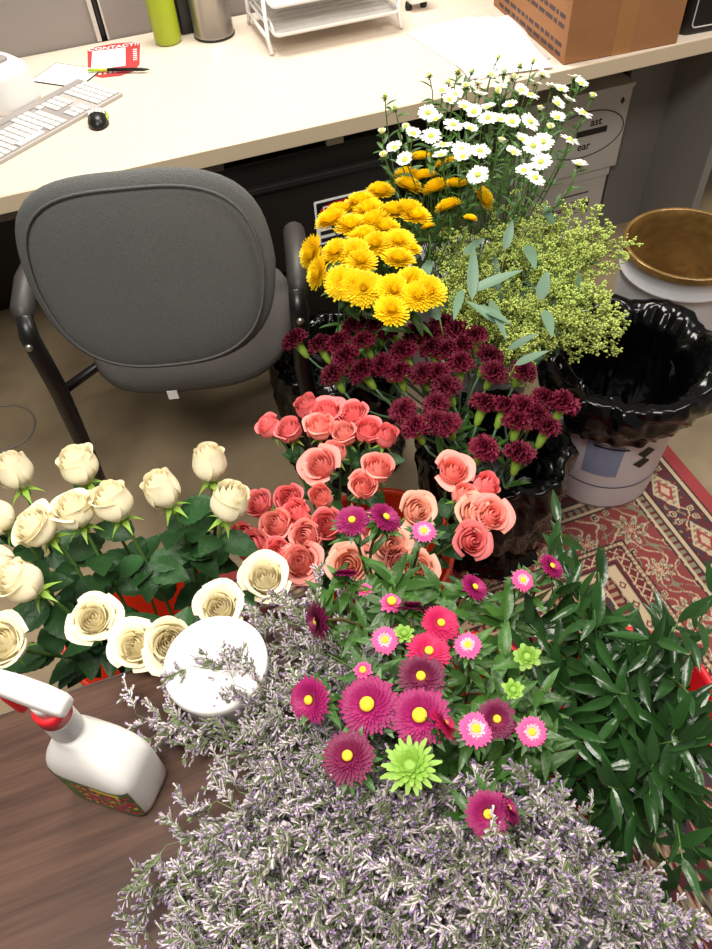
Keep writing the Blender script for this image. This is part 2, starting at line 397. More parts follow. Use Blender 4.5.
# loose sheets
for k, (a, dx, dy, lab) in enumerate(((8, -.015, .012, 'white paper sheet at the bottom of the loose pile left of the box'), (-2, .0, 0, 'white paper sheet in the middle of the loose pile left of the box'), (-11, .02, -.012, 'topmost white paper sheet of the loose pile left of the box'))):
    b = MB(); b.grid(lambda u, v: ((u - .5) * .225, (v - .5) * .36, .0006 * math.sin(u * 5 + k) + .0006), 10, 10)
    o = ob('paper_sheet', b.mesh('paper_sheet', M['paper']), None, loc=(1.045 + dx, 1.975 + dy, DZ + .001 + k * .0022), solid=.0006); o.rotation_euler = (0, 0, math.radians(a)); tag(o, lab, 'paper', 'papers beside the cardboard box')
# letter tray
t = thing('letter_tray', 'white two-tier wire letter tray standing on the desk', 'tray', (.70, 2.31, DZ))
for s in (-1, 1):
    b = MB(); x = .193 * s
    b.tube([(x, -.125, .004), (x, -.10, .03), (x, -.095, .16)], .006, 8); b.tube([(x, .125, .004), (x, .11, .03), (x, .11, .16)], .006, 8); b.tube([(x, -.098, .035), (x, .11, .035)], .005, 8); b.tube([(x, -.096, .15), (x, .11, .15)], .004, 8)
    ob('side_frame', b.mesh('side_frame', M['white']), t)
for z in (.045, .115):
    b = MB(); b.prism(rrect(.352, .265, .012), 0, .004); s_ = ob('shelf', b.mesh('shelf', M['white'], False), t, loc=(0, 0, z))
    b = MB(); pts = [(x, y, .008) for x, y in rrect(.36, .272, .014)]; b.tube(pts + [pts[0]], .0045, 6, False)
    for y in [-.12 + .03 * i for i in range(9)]: b.tube([(-.178, y, .0055), (.178, y, .0055)], .0016, 4)
    b.tube([(-.18, -.13, .008), (-.18, -.1, .03), (-.18, .13, .03)], .0035, 6); b.tube([(.18, -.13, .008), (.18, -.1, .03), (.18, .13, .03)], .0035, 6)
    ob('wire_rim', b.mesh('wire_rim', M['white']), s_)
# tape dispenser-like stand at top edge
t = thing('desk_stand', 'small white stand on two black feet behind the papers', 'stand', (.99, 2.31, DZ))
for s in (-1, 1):
    b = MB(); b.lathe([(0, 0), (.009, .0), (.011, .006), (.009, .02), (0, .022)], 14, (s * .024, 0)); ob('foot', b.mesh('foot', M['black']), t)
b = MB(); b.prism(rrect(.06, .06, .01), .0215, .09); ob('stand_body', b.mesh('s', M['white'], False), t, bevel=.004)
# bottles
def lathed(name, label, cat, x, y, prof, m, parts=()):
    t = thing(name, label, cat, (x, y, DZ)); b = MB(); b.lathe(prof, 40); ob('body', b.mesh('body', m), t)
    for n, p, mm in parts: b = MB(); b.lathe(p, 40); ob(n, b.mesh(n, mm), t)
    return t
t = lathed('water_bottle', 'lime green water bottle on the desk beside the red card', 'bottle', .262, 2.42, [(0, 0), (.034, 0), (.0375, .004), (.0385, .02), (.0385, .17), (.03, .2), (.02, .215), (.02, .22), (0, .22)], M['limebottle'], [('cap', [(.0, .22), (.022, .22), (.022, .25), (0, .252)], M['black'])])
b = MB(); b.box(.036, .0395, -.004, .004, .03, .19); b.tube([(.039, 0, .19), (.045, 0, .22), (.02, 0, .245)], .003, 6); ob('strap', b.mesh('strap', M['black'], False), t)
lathed('steel_tumbler', 'brushed steel tumbler on the desk left of the letter tray', 'tumbler', .395, 2.405, [(0, 0), (.054, 0), (.058, .003), (.0585, .008), (.057, .012), (.0565, .17), (.058, .175), (.053, .175), (.052, .02), (0, .02)], M['steel'], [('base_ring', [(.0585, .0005), (.0597, .001), (.0597, .006), (.058, .007)], M['black'])])
b = MB(); b.prism(rrect(.05, .06, .01), 0, .13); o = ob('pen_cup', b.mesh('p', M['black'], False), None, loc=(.33, 2.475, DZ), bevel=.004); tag(o, 'black cup between the green bottle and the steel tumbler', 'cup')
# red card, note, pen
t = thing('notice_card', 'red card headed in white capitals, on the desk', 'card', (.095, 2.375, DZ), math.radians(-9))
pl = [(-.07, -.055), (-.06, -.09), (-.03, -.115), (.02, -.118), (.055, -.1), (.072, -.06), (.075, .085), (.05, .1), (0, .107), (-.05, .1), (-.075, .085)]
b = MB(); b.prism(pl, 0, .0012); ob('card', b.mesh('card', M['cardred'], False), t)
text('CONTACT!!', .027, M['paper'], t, tr(0, .081, .0014), bold=.0004)
b = MB()
for k in range(6): b.box(.055, .066, -.03 + k * .014, -.024 + k * .014, .0013, .0017); b.box(-.04 + k * .014, -.032 + k * .014, -.095, -.085, .0013, .0017)
ob('small_print', b.mesh('sp', M['paper'], False), t)
b = MB(); b.box(-.047, .047, -.07, .055, 0, .0015); o = ob('note_sheet', b.mesh('n', M['paper'], False), None, loc=(.083, 2.383, DZ + .0022)); o.rotation_euler = (0, 0, math.radians(-9)); tag(o, 'blank white note lying on the red card', 'note')
t = thing('pen', 'black pen with green barrel section lying across the red card', 'pen', (.095, 2.275, DZ + .0085), math.radians(-25))
b = MB(); b.tube([(-.03, 0, 0), (.07, 0, 0), (.088, 0, 0)], [.0045, .0045, .0012], 10); ob('barrel', b.mesh('b', M['black']), t)
b = MB(); b.tube([(-.085, 0, 0), (-.03, 0, 0)], .0042, 10); ob('green_section', b.mesh('g', M['greenmark']), t)
# keyboard
ka = math.atan2(2.129 - 1.902, .085 + .241)
t = thing('keyboard', 'slim white keyboard with grey top strip at the left end of the desk', 'keyboard', (.085, 2.129, DZ), ka)
b = MB(); b.prism([(x - .2175, y + .085) for x, y in rrect(.435, .17, .006)], 0, .008); ob('base', b.mesh('base', M['kbase'], False), t, bevel=.001)
b = MB(); b.box(-.43, -.005, .142, .168, .008, .0105); b.box(-.43, -.125, .006, .14, .008, .0086); ob('grey_strip', b.mesh('g', M['kgrey'], False), t)
kb = MB(); kb.box(0, .0165, 0, .019, 0, .004); kme = kb.mesh('key', M['keys'], False)
n = 0
for rI in range(6):
    for cI in range(21):
        x = -.0235 - cI * .0195; y = .008 + rI * .022
        if cI in (4, 8) and rI < 5: continue
        if rI == 5 and cI % 5 == 4: continue
        if cI in (5, 6, 7) and rI in (2,): continue
        if rI == 0 and 12 <= cI <= 16: continue
        if n >= 98: break
        o = ob('key', kme, t, loc=(x, y, .0085), bevel=.0012); n += 1
b = MB(); b.box(-.33, -.2535, 0, .019, 0, .004); ob('key', b.mesh('sb', M['keys'], False), t, loc=(0, .008, .0085))
# printed sheet beneath keyboard
t = thing('printed_form', 'black-edged printed sheet poking out behind the keyboard', 'paper', (-.045, 2.33, DZ), math.radians(-42))
b = MB(); b.box(-.075, .085, -.06, .06, 0, .0012); ob('backing', b.mesh('b', M['black'], False), t)
b = MB(); b.box(-.071, .081, -.056, .056, .0012, .0018); ob('sheet', b.mesh('s', M['paper'], False), t)
b = MB()
for k in range(12): b.box(-.06, .07, -.05 + k * .0085, -.0475 + k * .0085, .0018, .0021)
ob('lines', b.mesh('l', M['kgrey'], False), t)
# mouse
t = thing('computer_mouse', 'black mouse with white patterned front and lime sides on the desk', 'mouse', (.003, 2.012, DZ), math.radians(-6))
def mou(u, v, sx=.029, sy=.05, sz=.026):
    a = u * 2 * PI; e = v * PI / 2; ca, sa = math.cos(a), math.sin(a); w = 1 - .16 * math.exp(-((sa * math.cos(e)) ** 2) * 8)
    return (sx * w * ca * math.cos(e) ** .6 if v < 1 else 0, sy * sa * math.cos(e) ** .6 if v < 1 else 0, sz * math.sin(e) * (1 - .15 * sa))
b = MB(); b.grid(mou, 36, 12, True); o = ob('shell', b.mesh('s', M['black']), t)
b = MB(); 
def mtop(u, v):
    x = (u - .5) * .042; y = -.012 + .054 * v; r_ = min(.985, math.hypot(x / .029, y / .05)); sa = y / .05 / max(r_, 1e-3)
    return (x, y, .026 * math.sqrt(1 - min(1, r_ ** (2 / .6))) * (1 - .15 * sa) + .0012)
b.grid(mtop, 40, 40)
cs = []
for p in b.v: cs.append(lin((235, 235, 228)) if math.sin(p[0] * 700) + math.sin(p[1] * 620 + p[0] * 200) > -.7 else lin((40, 40, 38)))
ob('patterned_buttons', b.mesh('p', M['vc'], True, cs), t)
for s in (0, 1):
    b = MB(); b.grid(lambda u, v: Vector(mou((.93 + .14 * u) if s == 0 else (.43 + .14 * u), .12 + .3 * v)) * 1.025, 8, 4); ob('side_grip', b.mesh('g', M['greenmark']), t)
# white device far left
t = thing('label_printer', 'white rounded plastic machine beside the keyboard, at the photo edge', 'machine', (-.205, 2.235, DZ), math.radians(34))
def dev(u, v):
    a = u * 2 * PI; c, s = math.cos(a), math.sin(a); k = (abs(c) ** 3 + abs(s) ** 3) ** (-1 / 3); z = .1 * v; q = 1 - .12 * v - (.25 if v == 1 else 0)
    return (.075 * c * k * q, .08 * s * k * q, z if v < 1 else .104)
b = MB(); b.grid(dev, 40, 8, True, True); ob('shell', b.mesh('s', M['white']), t)
b = MB(); b.prism(rrect(.05, .08, .01), .104, .112); ob('lid', b.mesh('l', M['kgrey'], False), t, bevel=.002)
# cable on the floor
b = MB(); pts = [P(-40, 412), P(-15, 408), P(0, 407), P(18, 406), P(31, 413), P(35, 424), P(30, 437), P(18, 446), P(0, 453), P(-30, 468)]
pts = [Vector((p.x, p.y, .0035)) for p in pts]
fine = []
for i in range(len(pts) - 1):
    a0, a1, a2, a3 = pts[max(i - 1, 0)], pts[i], pts[i + 1], pts[min(i + 2, len(pts) - 1)]
    for k in range(6):
        s = k / 6; fine.append(.5 * ((2 * a1) + (a2 - a0) * s + (2 * a0 - 5 * a1 + 4 * a2 - a3) * s * s + (3 * a1 - a0 - 3 * a2 + a3) * s ** 3))
b.tube(fine, .003, 6); tag(ob('cable', b.mesh('cable', M['cable'])), 'thin grey cable looping on the floor left of the office chair', 'cable')
# ------------------------------------------------------------------ chair
CH = thing('office_chair', 'grey fabric office chair pushed up to the desk, seen from behind', 'chair', (.075, 1.53, 0), math.radians(-15))
# local frame: x across, +y to desk; backrest plane at y=-.27
def blob(w, h, d, px=2.6, n=48, m=10, topw=1.0, botw=1.0):
    b = MB()
    def fn(u, v):
        a = u * 2 * PI; c, s = math.cos(a), math.sin(a); k = (abs(c) ** px + abs(s) ** px) ** (-1 / px)
        e = PI * v; rr = math.sin(e) ** .45 if 0 < v < 1 else 0; y = -math.cos(e) * d / 2
        wz = topw if s > 0 else botw; x = w / 2 * c * k * rr * (1 + (wz - 1) * abs(s)); z = h / 2 * s * k * rr
        return (x, y, z)
    b.grid(fn, n, m, True); return b
bm = blob(.475, .405, .062, 3.0, 64, 14, .97, .9)
def bend(p, k=.5): x, y, z = p; return (x, y + k * x * x - .0 * z, z)
bm.v = [bend(p) for p in bm.v]
BT = tr(0, -.265, .765) @ rot('X', math.radians(-7))
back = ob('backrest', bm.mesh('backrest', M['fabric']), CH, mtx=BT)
b = MB(); pts = []
for i in range(64):
    a = i / 64 * 2 * PI; c, s = math.cos(a), math.sin(a); k = (abs(c) ** 3 + abs(s) ** 3) ** (-1 / 3); f = .9
    x, z = .475 / 2 * c * k * f * (1 + ((.97 if s > 0 else .9) - 1) * abs(s)), .405 / 2 * s * k * f; pts.append((x, -.0255 + .5 * x * x, z))
b.tube(pts + [pts[0]], .0026, 6, False); ob('piping', b.mesh('piping', M['fabric']), back)
sm = blob(.49, .47, .085, 3.2, 48, 12, 1.0, .9); sm.v = [(x, z, y) for x, y, z in sm.v]; sm.f = [tuple(reversed(f)) for f in sm.f]
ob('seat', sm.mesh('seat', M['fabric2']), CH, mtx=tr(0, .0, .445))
b = MB(); b.box(-.1, .1, -.12, .12, .365, .41); ob('seat_plate', b.mesh('sp', M['black'], False), CH, bevel=.01)
b = MB(); b.box(-.05, -.027, -.236, -.233, .418, .442); ob('tag', b.mesh('tag', M['paper'], False), CH)
for y in (-.02, .15):
    b = MB(); b.tube([(-.305, y - .12 if y < 0 else y, .41 if y > 0 else .395), (-.2, y, .39), (.2, y, .39), (.305, y - .12 if y < 0 else y, .41 if y > 0 else .395)], .012, 8); ob('cross_bar', b.mesh('cb', M['black']), CH)
n_before = set(CH.children)
for s in (-1, 1):
    arm = MB(); arm.tube([(s * .315, -.19, .625), (s * .318, -.16, .645), (s * .32, -.08, .655), (s * .315, .02, .65), (s * .312, .04, .635)], [.016, .025, .027, .025, .016], 12); am = ob('armrest', arm.mesh('armrest', M['armgrey']), CH)
    b = MB(); b.tube([(s * .312, -.18, .645), (s * .312, -.20, .60), (s * .305, -.20, .45), (s * .312, -.2, .2), (s * .318, -.205, .0)], [.017, .021, .021, .019, .016], 10); ob('rear_leg', b.mesh('rl', M['black']), CH)
    b = MB(); b.tube([(s * .31, .03, .64), (s * .31, .05, .58), (s * .31, .18, .3), (s * .31, .28, .0)], [.017, .02, .019, .016], 10); ob('front_leg', b.mesh('fl', M['black']), CH)
    b = MB(); b.lathe([(0, 0), (.009, 0), (.008, .005), (0, .007)], 14); ob('bolt', b.mesh('bolt', M['steel']), am, mtx=tr(s * .313, -.221, .592) @ rot('X', PI / 2))
for o in set(CH.children) - n_before: o.location.x += .01 if o.matrix_local.translation.x >= 0 and sum(v.co.x for v in o.data.vertices) < 0 else -.045
# ------------------------------------------------------------------ wooden table
t = thing('wooden_table', 'dark walnut table in the foreground holding the spray bottle', 'table', (-.45, .0, 0))
wbx('table_top', M['wood'], -1.1, .10, -.45, .503, .712, .74, t, .003)
wbx('edge_strip', M['black'], -1.095, .095, .5031, .5045, .714, .738, t, .0005)
for x, y in ((-.95, .4), (.02, .4), (-.95, -.38), (.02, -.38)): wbx('leg', M['blackmetal'], x - .02, x + .02, y - .02, y + .02, 0, .712, t)
# ------------------------------------------------------------------ white tub + spray bottle
t = thing('white_tub', 'round white lidded tub on the table behind statice sprigs', 'tub', (-.058, .437, DZ))
b = MB(); b.lathe([(0, 0), (.05, 0), (.054, .004), (.057, .05), (.057, .062), (0, .062)], 48); ob('tub_body', b.mesh('t', M['white']), t)
b = MB(); b.lathe([(.0585, .050), (.0605, .052), (.061, .066), (.0595, .0695), (.055, .070), (.054, .0685), (0, .0685)], 48); ob('lid', b.mesh('l', M['white']), t)
SB = thing('spray_bottle', 'white trigger spray bottle with red collar and floral label', 'bottle', (-.198, .371, DZ), math.radians(-38))
secs = [(0, .046, .027, 0), (.004, .050, .0305, 0), (.014, .0515, .0315, 0), (.076, .0515, .0315, 0), (.086, .051, .031, .0), (.097, .048, .030, .0), (.110, .042, .028, -.001), (.124, .033, .024, -.003), (.136, .025, .0195, -.005), (.144, .019, .017, -.006), (.150, .017, .016, -.007)]
z = .151
for k in range(5): secs += [(z + .003, .0148, .0142, -.010), (z + .006, .0168, .016, -.010)]; z += .0065
secs += [(z + .004, .0135, .0135, -.010), (z + .010, .0135, .0135, -.010)]; ZT = z + .010
def sb(u, v):
    i = min(len(secs) - 1, round(v * (len(secs) - 1))); z_, a_, b_, o_ = secs[i]; p = 5 if z_ < .09 else 2.2
    if .09 <= z_ < .15: p = 5 - (z_ - .09) * 45
    a = u * 2 * PI; c, s = math.cos(a), math.sin(a); k = (abs(c) ** p + abs(s) ** p) ** (-1 / p); return (o_ + a_ * c * k, b_ * s * k, z_)
b = MB(); b.grid(sb, 64, len(secs) - 1, True, True); ob('bottle_body', b.mesh('bb', M['white']), SB)
b = MB(); b.lathe([(0, ZT - .006), (.0168, ZT - .006), (.0168, ZT + .010), (.0155, ZT + .012), (0, ZT + .014)], 40, (-.010, 0)); ob('collar', b.mesh('co', M['red']), SB)
# trigger head: loft along -x
hz = ZT + .015
hs_ = [(.026, .014, .006, .004), (.0255, .015, .0095, .007), (.022, .017, .0105, .0095), (.005, .020, .0115, .0115), (-.02, .024, .0115, .0115), (-.045, .025, .0105, .0105), (-.066, .025, .0095, .0092), (-.070, .025, .009, .0088)]
def hf(u, v):
    i = min(len(hs_) - 1, round(v * (len(hs_) - 1))); x, zc, hw, hh = hs_[i]; a = u * 2 * PI; c, s = math.cos(a), math.sin(a); k = (abs(c) ** 3.4 + abs(s) ** 3.4) ** (-1 / 3.4)
    return (x - .008, hw * c * k, hz + zc + hh * s * k)
b = MB(); b.grid(hf, 28, len(hs_) - 1, True, True); b.lathe([(0, hz - .002), (.013, hz - .002), (.0125, hz + .012), (.0095, hz + .018), (0, hz + .018)], 24, (-.010, 0)); ob('spray_head', b.mesh('sh', M['white']), SB)
b = MB(); b.tube([(-.077, 0, hz + .025), (-.09, 0, hz + .0245)], [.009, .0085], 16); ob('nozzle', b.mesh('nz', M['red']), SB)
b = MB(); b.tube([(-.050, 0, hz + .018), (-.056, 0, hz - .004), (-.048, 0, hz - .024), (-.054, 0, hz - .038)], [.0065, .0075, .008, .005], 10); ob('trigger', b.mesh('tg', M['red']), SB)
# label on the -y face (front)
def lab(u, v):
    x = -.048 + .096 * u; z_ = .007 + .074 * v; p = 5
    a_, b_ = .0517, .0317; y = -b_ * (1 - min(1, abs(x / a_)) ** p) ** (1 / p); return (x, y - .0003, z_)
b = MB(); b.grid(lab, 70, 54); cs = []
for (x, y, z_) in b.v:
    u = (x + .048) / .096; v = (z_ - .007) / .074
    n1 = noise.noise(Vector((u * 9, v * 9, 2))); n2 = noise.noise(Vector((u * 17, v * 17, 7)))
    c = (72, 96, 50) if n1 < .1 else (104, 124, 62)
    if .3 < u < .98 and .08 < v < .86:
        if n1 > .12: c = (176, 38, 66)
        elif n1 > -.05: c = (206, 84, 92) if n2 > 0 else (120, 30, 46)
        elif n2 > .15: c = (232, 190, 70)
    if .55 < u < .9 and .84 < v < .95: c = (232, 206, 50)
    if v < .03 or v > .975: c = (44, 70, 34)
    cs.append(lin(c))
ob('floral_label', b.mesh('lb', M['vc'], True, cs), SB)
# ------------------------------------------------------------------ buckets
def pail(name, label, x, y, r, h, m, z0=0, rim=True, taper=.88, group=None, inner=None, cat='bucket'):
    t = thing(name, label, cat, (x, y, z0), 0, group)
    b = MB(); rb = r * taper
    b.lathe([(0, .004), (rb - .006, .004), (rb, 0), (rb, .01), (rb + (r - rb) * .75, h * .78), (r - .004, h * .8), (r - .002, h * .86), (r + .003, h * .862), (r + .003, h * .875), (r - .001, h * .88), (r, h * .975), (r + .005, h * .976), (r + .005, h), (r - .003, h), (r - .006, h * .97), (rb - .002, .012), (0, .012)], 48)
    ob('pail', b.mesh('pail', m), t)
    if inner:
        b = MB(); b.lathe([(0, .20), (r * .5, .205), (r * .8, .22), (r * .86, .25), (r * .88, .33), (r - .007, h * .96), (r - .004, h + .001), (r - .0035, h + .0022), (r + .0052, h + .0022), (r + .0056, h + .001), (r + .0056, h - .014)], 56); ob('liner', b.mesh('liner', inner), t)
    return t
# bag skirt around pail
def bag(t, r, h, ztop, zlow, flare, seed, inner_d=.22, skirt=.02, base=False, rb=.12, tilt=(0, 0)):
    prof = [(r * .55, h - inner_d), (r * .8, h - inner_d * .9), (r * .9, h - inner_d * .6), (r * .9, h - .05), (r * .92, h + .01), (r * 1.0 + flare * .3, ztop + .004), (r + flare * .75, ztop + .004), (r + flare, ztop - .02), (r + flare * .95, ztop - .06)]
    if base: prof += [(r + flare * .8, h * .6), (r + flare * .6, h * .4), (rb + .03, h * .2), (rb + .025, .035), (rb + .045, .006), (rb + .02, .003)]
    else: prof += [(r + flare * .75, zlow + (ztop - zlow) * .4), (r + skirt, zlow + .02), (r + skirt * .7, zlow)]
    # refine profile
    pf = []
    for i in range(len(prof) - 1):
        for k in range(4): s = k / 4; pf.append((prof[i][0] * (1 - s) + prof[i + 1][0] * s, prof[i][1] * (1 - s) + prof[i + 1][1] * s))
    pf.append(prof[-1]); m = len(pf) - 1; b = MB(); NA = 150
    ridx = 6 * 4
    def fn(u, v):
        i = min(m, round(v * m)); rr, z_ = pf[i]; a = u * 2 * PI; c, s = math.cos(a), math.sin(a)
        k = min(1, i / ridx) ; A = .016 if i > ridx - 8 else .03
        n = noise.noise(Vector((c * 3.5, s * 3.5, z_ * 7 + seed))) * 1.0 + noise.noise(Vector((c * 9, s * 9, z_ * 11 + seed * 2))) * .45
        rid = 1 - abs(noise.noise(Vector((c * 5 + z_ * 12, s * 5, z_ * 14 + seed)))) * 4
        dr = A * n * .9 + .006 * max(-1, rid)
        dz = (.025 * noise.noise(Vector((c * 2.5, s * 2.5, seed)))) if i > ridx - 6 and z_ > .05 else 0
        if i <= ridx - 3: dr = min(dr, .86 * r + (.12 * r) * z_ / h - .014 - rr) if z_ < h else dr
        if not base and i > m - 8: dz += .02 * noise.noise(Vector((c * 3, s * 3, seed + 4)))
        dz += (tilt[0] * c + tilt[1] * s) * (1 if i >= ridx - 6 and not base else 0)
        zz = max(.0122 if base else .01, z_ + dz)
        if not base and i > ridx + 4: dr = max(dr, -(rr - (r + .007)))
        return ((rr + dr) * c, (rr + dr) * s, zz)
    b.grid(fn, NA, m, True); return ob('bin_bag', b.mesh('bin_bag', M['bag']), t, solid=.0008)
Z0 = .0095
t = pail('bucket', 'white pail lined with a black bin bag, standing on the rug', .99, 1.04, .155, .385, M['bucket'], Z0)
WB = t
bag(t, .158, .385, .415, .285, .045, 3.3, inner_d=.30, tilt=(.02, -.006))
# label, diamonds, blue line on pail (radius grows with z)
def onpail(name, m, fa, fz, nu, nv, r=.155, h=.385, off=.0012):
    b = MB(); rb = r * .88
    def fn(u, v):
        a, z_ = fa(u, v), fz(u, v); rr = rb + (r - rb) * .75 * (z_ - .01) / (h * .78 - .01) + off; return (rr * math.cos(a), rr * math.sin(a), z_)
    b.grid(fn, nu, nv); return ob(name, b.mesh(name, m), t, )
D = math.radians
onpail('blue_label', M['bluelabel'], lambda u, v: D(-148 + 34 * u), lambda u, v: .135 + .115 * v, 12, 4)
onpail('label_line', M['inkb'], lambda u, v: D(-142 + 32 * u), lambda u, v: .238 + .006 * v, 12, 1, off=.002)
onpail('blue_ring', M['blueline'], lambda u, v: D(-175 + 165 * u), lambda u, v: .088 + .004 * v, 60, 1)
for k, (a0, zc) in enumerate(((-92, .222), (-93, .184))):
    onpail('diamond_mark', M['inkb'], lambda u, v: D(a0 + (u - v) * 9), lambda u, v: zc + (u + v - 1) * .021, 4, 4)
t = pail('gold_lined_bucket', 'white bucket with shiny gold liner at the right edge of the photo', 1.285, 1.275, .15, .485, M['bucket'], 0, inner=M['gold'])
onpail('blue_ring', M['blueline'], lambda u, v: D(-175 + 165 * u), lambda u, v: .098 + .004 * v, 60, 1, r=.148, h=.485)
RB = pail('orange_bucket', 'orange-red bucket holding the white roses', -.20, .835, .155, .33, M['orange'])
PB = pail('orange_bucket', 'orange-red bucket holding the pink spray roses', .275, .80, .145, .35, M['orange'], Z0)
CB = pail('bucket', 'bucket wrapped in a black bin bag holding the dark red carnations', .615, .965, .125, .32, M['bucket'], Z0)
bag(CB, .128, .32, .345, .1, .045, 8.1, inner_d=.12, base=True, rb=.10)
YB = pail('bucket', 'bucket wrapped in a black bin bag holding the yellow mums', .385, 1.38, .125, .34, M['bucket'])
bag(YB, .128, .34, .36, .1, .035, 1.7, inner_d=.12, base=True, rb=.12)
EB = pail('bucket', 'white pail holding the seeded eucalyptus', .735, 1.265, .12, .36, M['bucket'])
DB = pail('bucket', 'white pail holding the small white daisies', .80, 1.545, .14, .38, M['bucket'])
AB = pail('red_bucket', 'red bucket holding the magenta asters', .30, .44, .125, .37, M['red'], Z0)
UB = pail('red_bucket', 'red bucket holding the glossy dark green ruscus', .56, .34, .125, .38, M['red'], Z0)
LB = pail('bucket', 'white pail holding the lavender statice beside the table', .26, .155, .125, .38, M['bucket'], Z0)
# ------------------------------------------------------------------ flower meshes
def aim(d, roll=0):
    q = Vector(d).normalized().to_track_quat('Z', 'Y').to_matrix().to_4x4(); return q @ rot('Z', roll)
def rose(seed, s=1.0, opn=.5, n=22, Hh=.056):
    rr = random.Random(seed); b = MB(); Ro = .0225 + .009 * opn
    for i in range(n):
        t_ = i / (n - 1); a0 = i * 2.39996 + rr.uniform(-.25, .25); Rm = Ro * (.12 + .88 * t_ ** .85) * rr.uniform(.97, 1.03)
        hh = Hh * (1 - .1 * t_ * (1 + 1.6 * opn)) * (.94 + .06 * (1 - t_)) * rr.uniform(.96, 1.04); hw = 1.3 - .3 * t_; tp = .62 + .42 * opn * t_ ** .6 + .1 * t_; fl = (.005 + .010 * opn) * t_ ** 2.2 * rr.uniform(.5, 1.4); k0 = rr.random() * 6; pt = rr.uniform(.3, 1)
        def fn(u, v):
            uu = u * 2 - 1; a = a0 + uu * hw * (.5 + .55 * math.sin(min(1, v * 1.3) * PI / 2)) * (1 - .5 * max(0, v - .7) * abs(uu))
            z_ = hh * v * (1 - .13 * uu * uu * v)
            q = v / .48; bul = (.3 + .7 * math.sin(min(1, q) * PI / 2)) if v < .48 else 1 - (1 - tp) * ((v - .48) / .52) ** 1.6
            rad = Rm * bul + .0012 * uu; cv = max(0, v - .76) / .24; w_ = (1 - .55 * abs(uu)) * pt + (1 - pt)
            rad += fl * cv ** 1.5 * w_; z_ -= fl * .6 * cv ** 2.4 * w_; rad += .0011 * t_ * math.sin(uu * 5 + k0) * v
            return (rad * math.cos(a), rad * math.sin(a), z_ + .002)
        b.grid(fn, 10, 10)
    b.v = [(x * s, y * s, z * s) for x, y, z in b.v]; return b
def carn(seed, s=1.0):
    rr = random.Random(seed); b = MB()
    for i in range(34):
        t_ = i / 33; a0 = i * 2.39996; el = PI / 2 * (1 - t_ ** .8) * .95 + .1; L = .027 * rr.uniform(.85, 1.1); k1 = rr.random() * 6; hw = .55 + .2 * rr.random()
        def fn(u, v):
            uu = u * 2 - 1; a = a0 + uu * hw; e = el - .25 * v * v + .16 * v * math.sin(uu * 9 + k1) + .0 * v; l = L * v * (1 + .09 * (1 if round(u * 10) % 2 else -1) * (v > .9)) * (1 - .1 * uu * uu)
            return (l * math.cos(e) * math.cos(a), l * math.cos(e) * math.sin(a), .004 + l * math.sin(e) * .82)
        b.grid(fn, 10, 4)
    b.v = [(x * s, y * s, z * s) for x, y, z in b.v]; return b
def strip(b, o, dirv, side, L, w, curl=0, nrm=None, n=3, prof=None):
    """petal strip: from point o along dirv, lifting by curl along nrm"""
    pr = prof or [.45, 1, .95, .35]; k = len(b.v)
    for j in range(n + 1):
        v = j / n; c = Vector(o) + dirv * (L * v) + nrm * (curl * L * v * v); ww = w * pr[min(len(pr) - 1, round(v * (len(pr) - 1)))]
        b.v.append(tuple(c - side * ww)); b.v.append(tuple(c + side * ww))
    for j in range(n): b.f.append((k + 2 * j, k + 2 * j + 1, k + 2 * j + 3, k + 2 * j + 2)); b.mi.append(b.k)
def pompon(seed, R_=.031, n=190, flat=.55):
    rr = random.Random(seed); b = MB()
    for i in range(n):
        t_ = (i + .5) / n; a = i * 2.39996; el = PI / 2 - t_ ** .62 * PI * .58 + rr.uniform(-.06, .06)
        d = Vector((math.cos(el) * math.cos(a), math.cos(el) * math.sin(a), math.sin(el) * flat)); side = Vector((-math.sin(a), math.cos(a), 0)); L = R_ * (.62 + .38 * t_) * rr.uniform(.92, 1.08)
        nr = Vector((-math.sin(el) * math.cos(a), -math.sin(el) * math.sin(a), math.cos(el)))
        strip(b, (0, 0, .002), d, side, L, .0038 * (.6 + .5 * t_), .22, nr)
    return b
def asterf(seed, R_=.023, n=150, heart=.28, tilt=.5):
    rr = random.Random(seed); b = MB()
    for i in range(n):
        t_ = (i + .5) / n; a = i * 2.39996; el = .95 - 1.05 * t_ ** .8 + rr.uniform(-.06, .06); el *= tilt * 2
        r_ = Vector((math.cos(a), math.sin(a), 0)); d = r_ * math.cos(el) + Vector((0, 0, math.sin(el))); side = Vector((-math.sin(a), math.cos(a), 0)); nr = -r_ * math.sin(el) + Vector((0, 0, math.cos(el)))
        o = r_ * (R_ * heart * (.8 + .2 * t_)); L = R_ * (1 - heart) * (.5 + .55 * t_) * rr.uniform(.9, 1.08)
        b.k = 1 if False else 0
        strip(b, o, d, side, L, .0016 + .0008 * t_, -.1, nr, 3, [.6, 1, 1, .3])
    return b
def disc(R_, h, n=16): b = MB(); b.lathe([(R_, 0), (R_ * .95, h * .5), (R_ * .7, h * .85), (R_ * .35, h), (.0002, h * .92)], n); return b
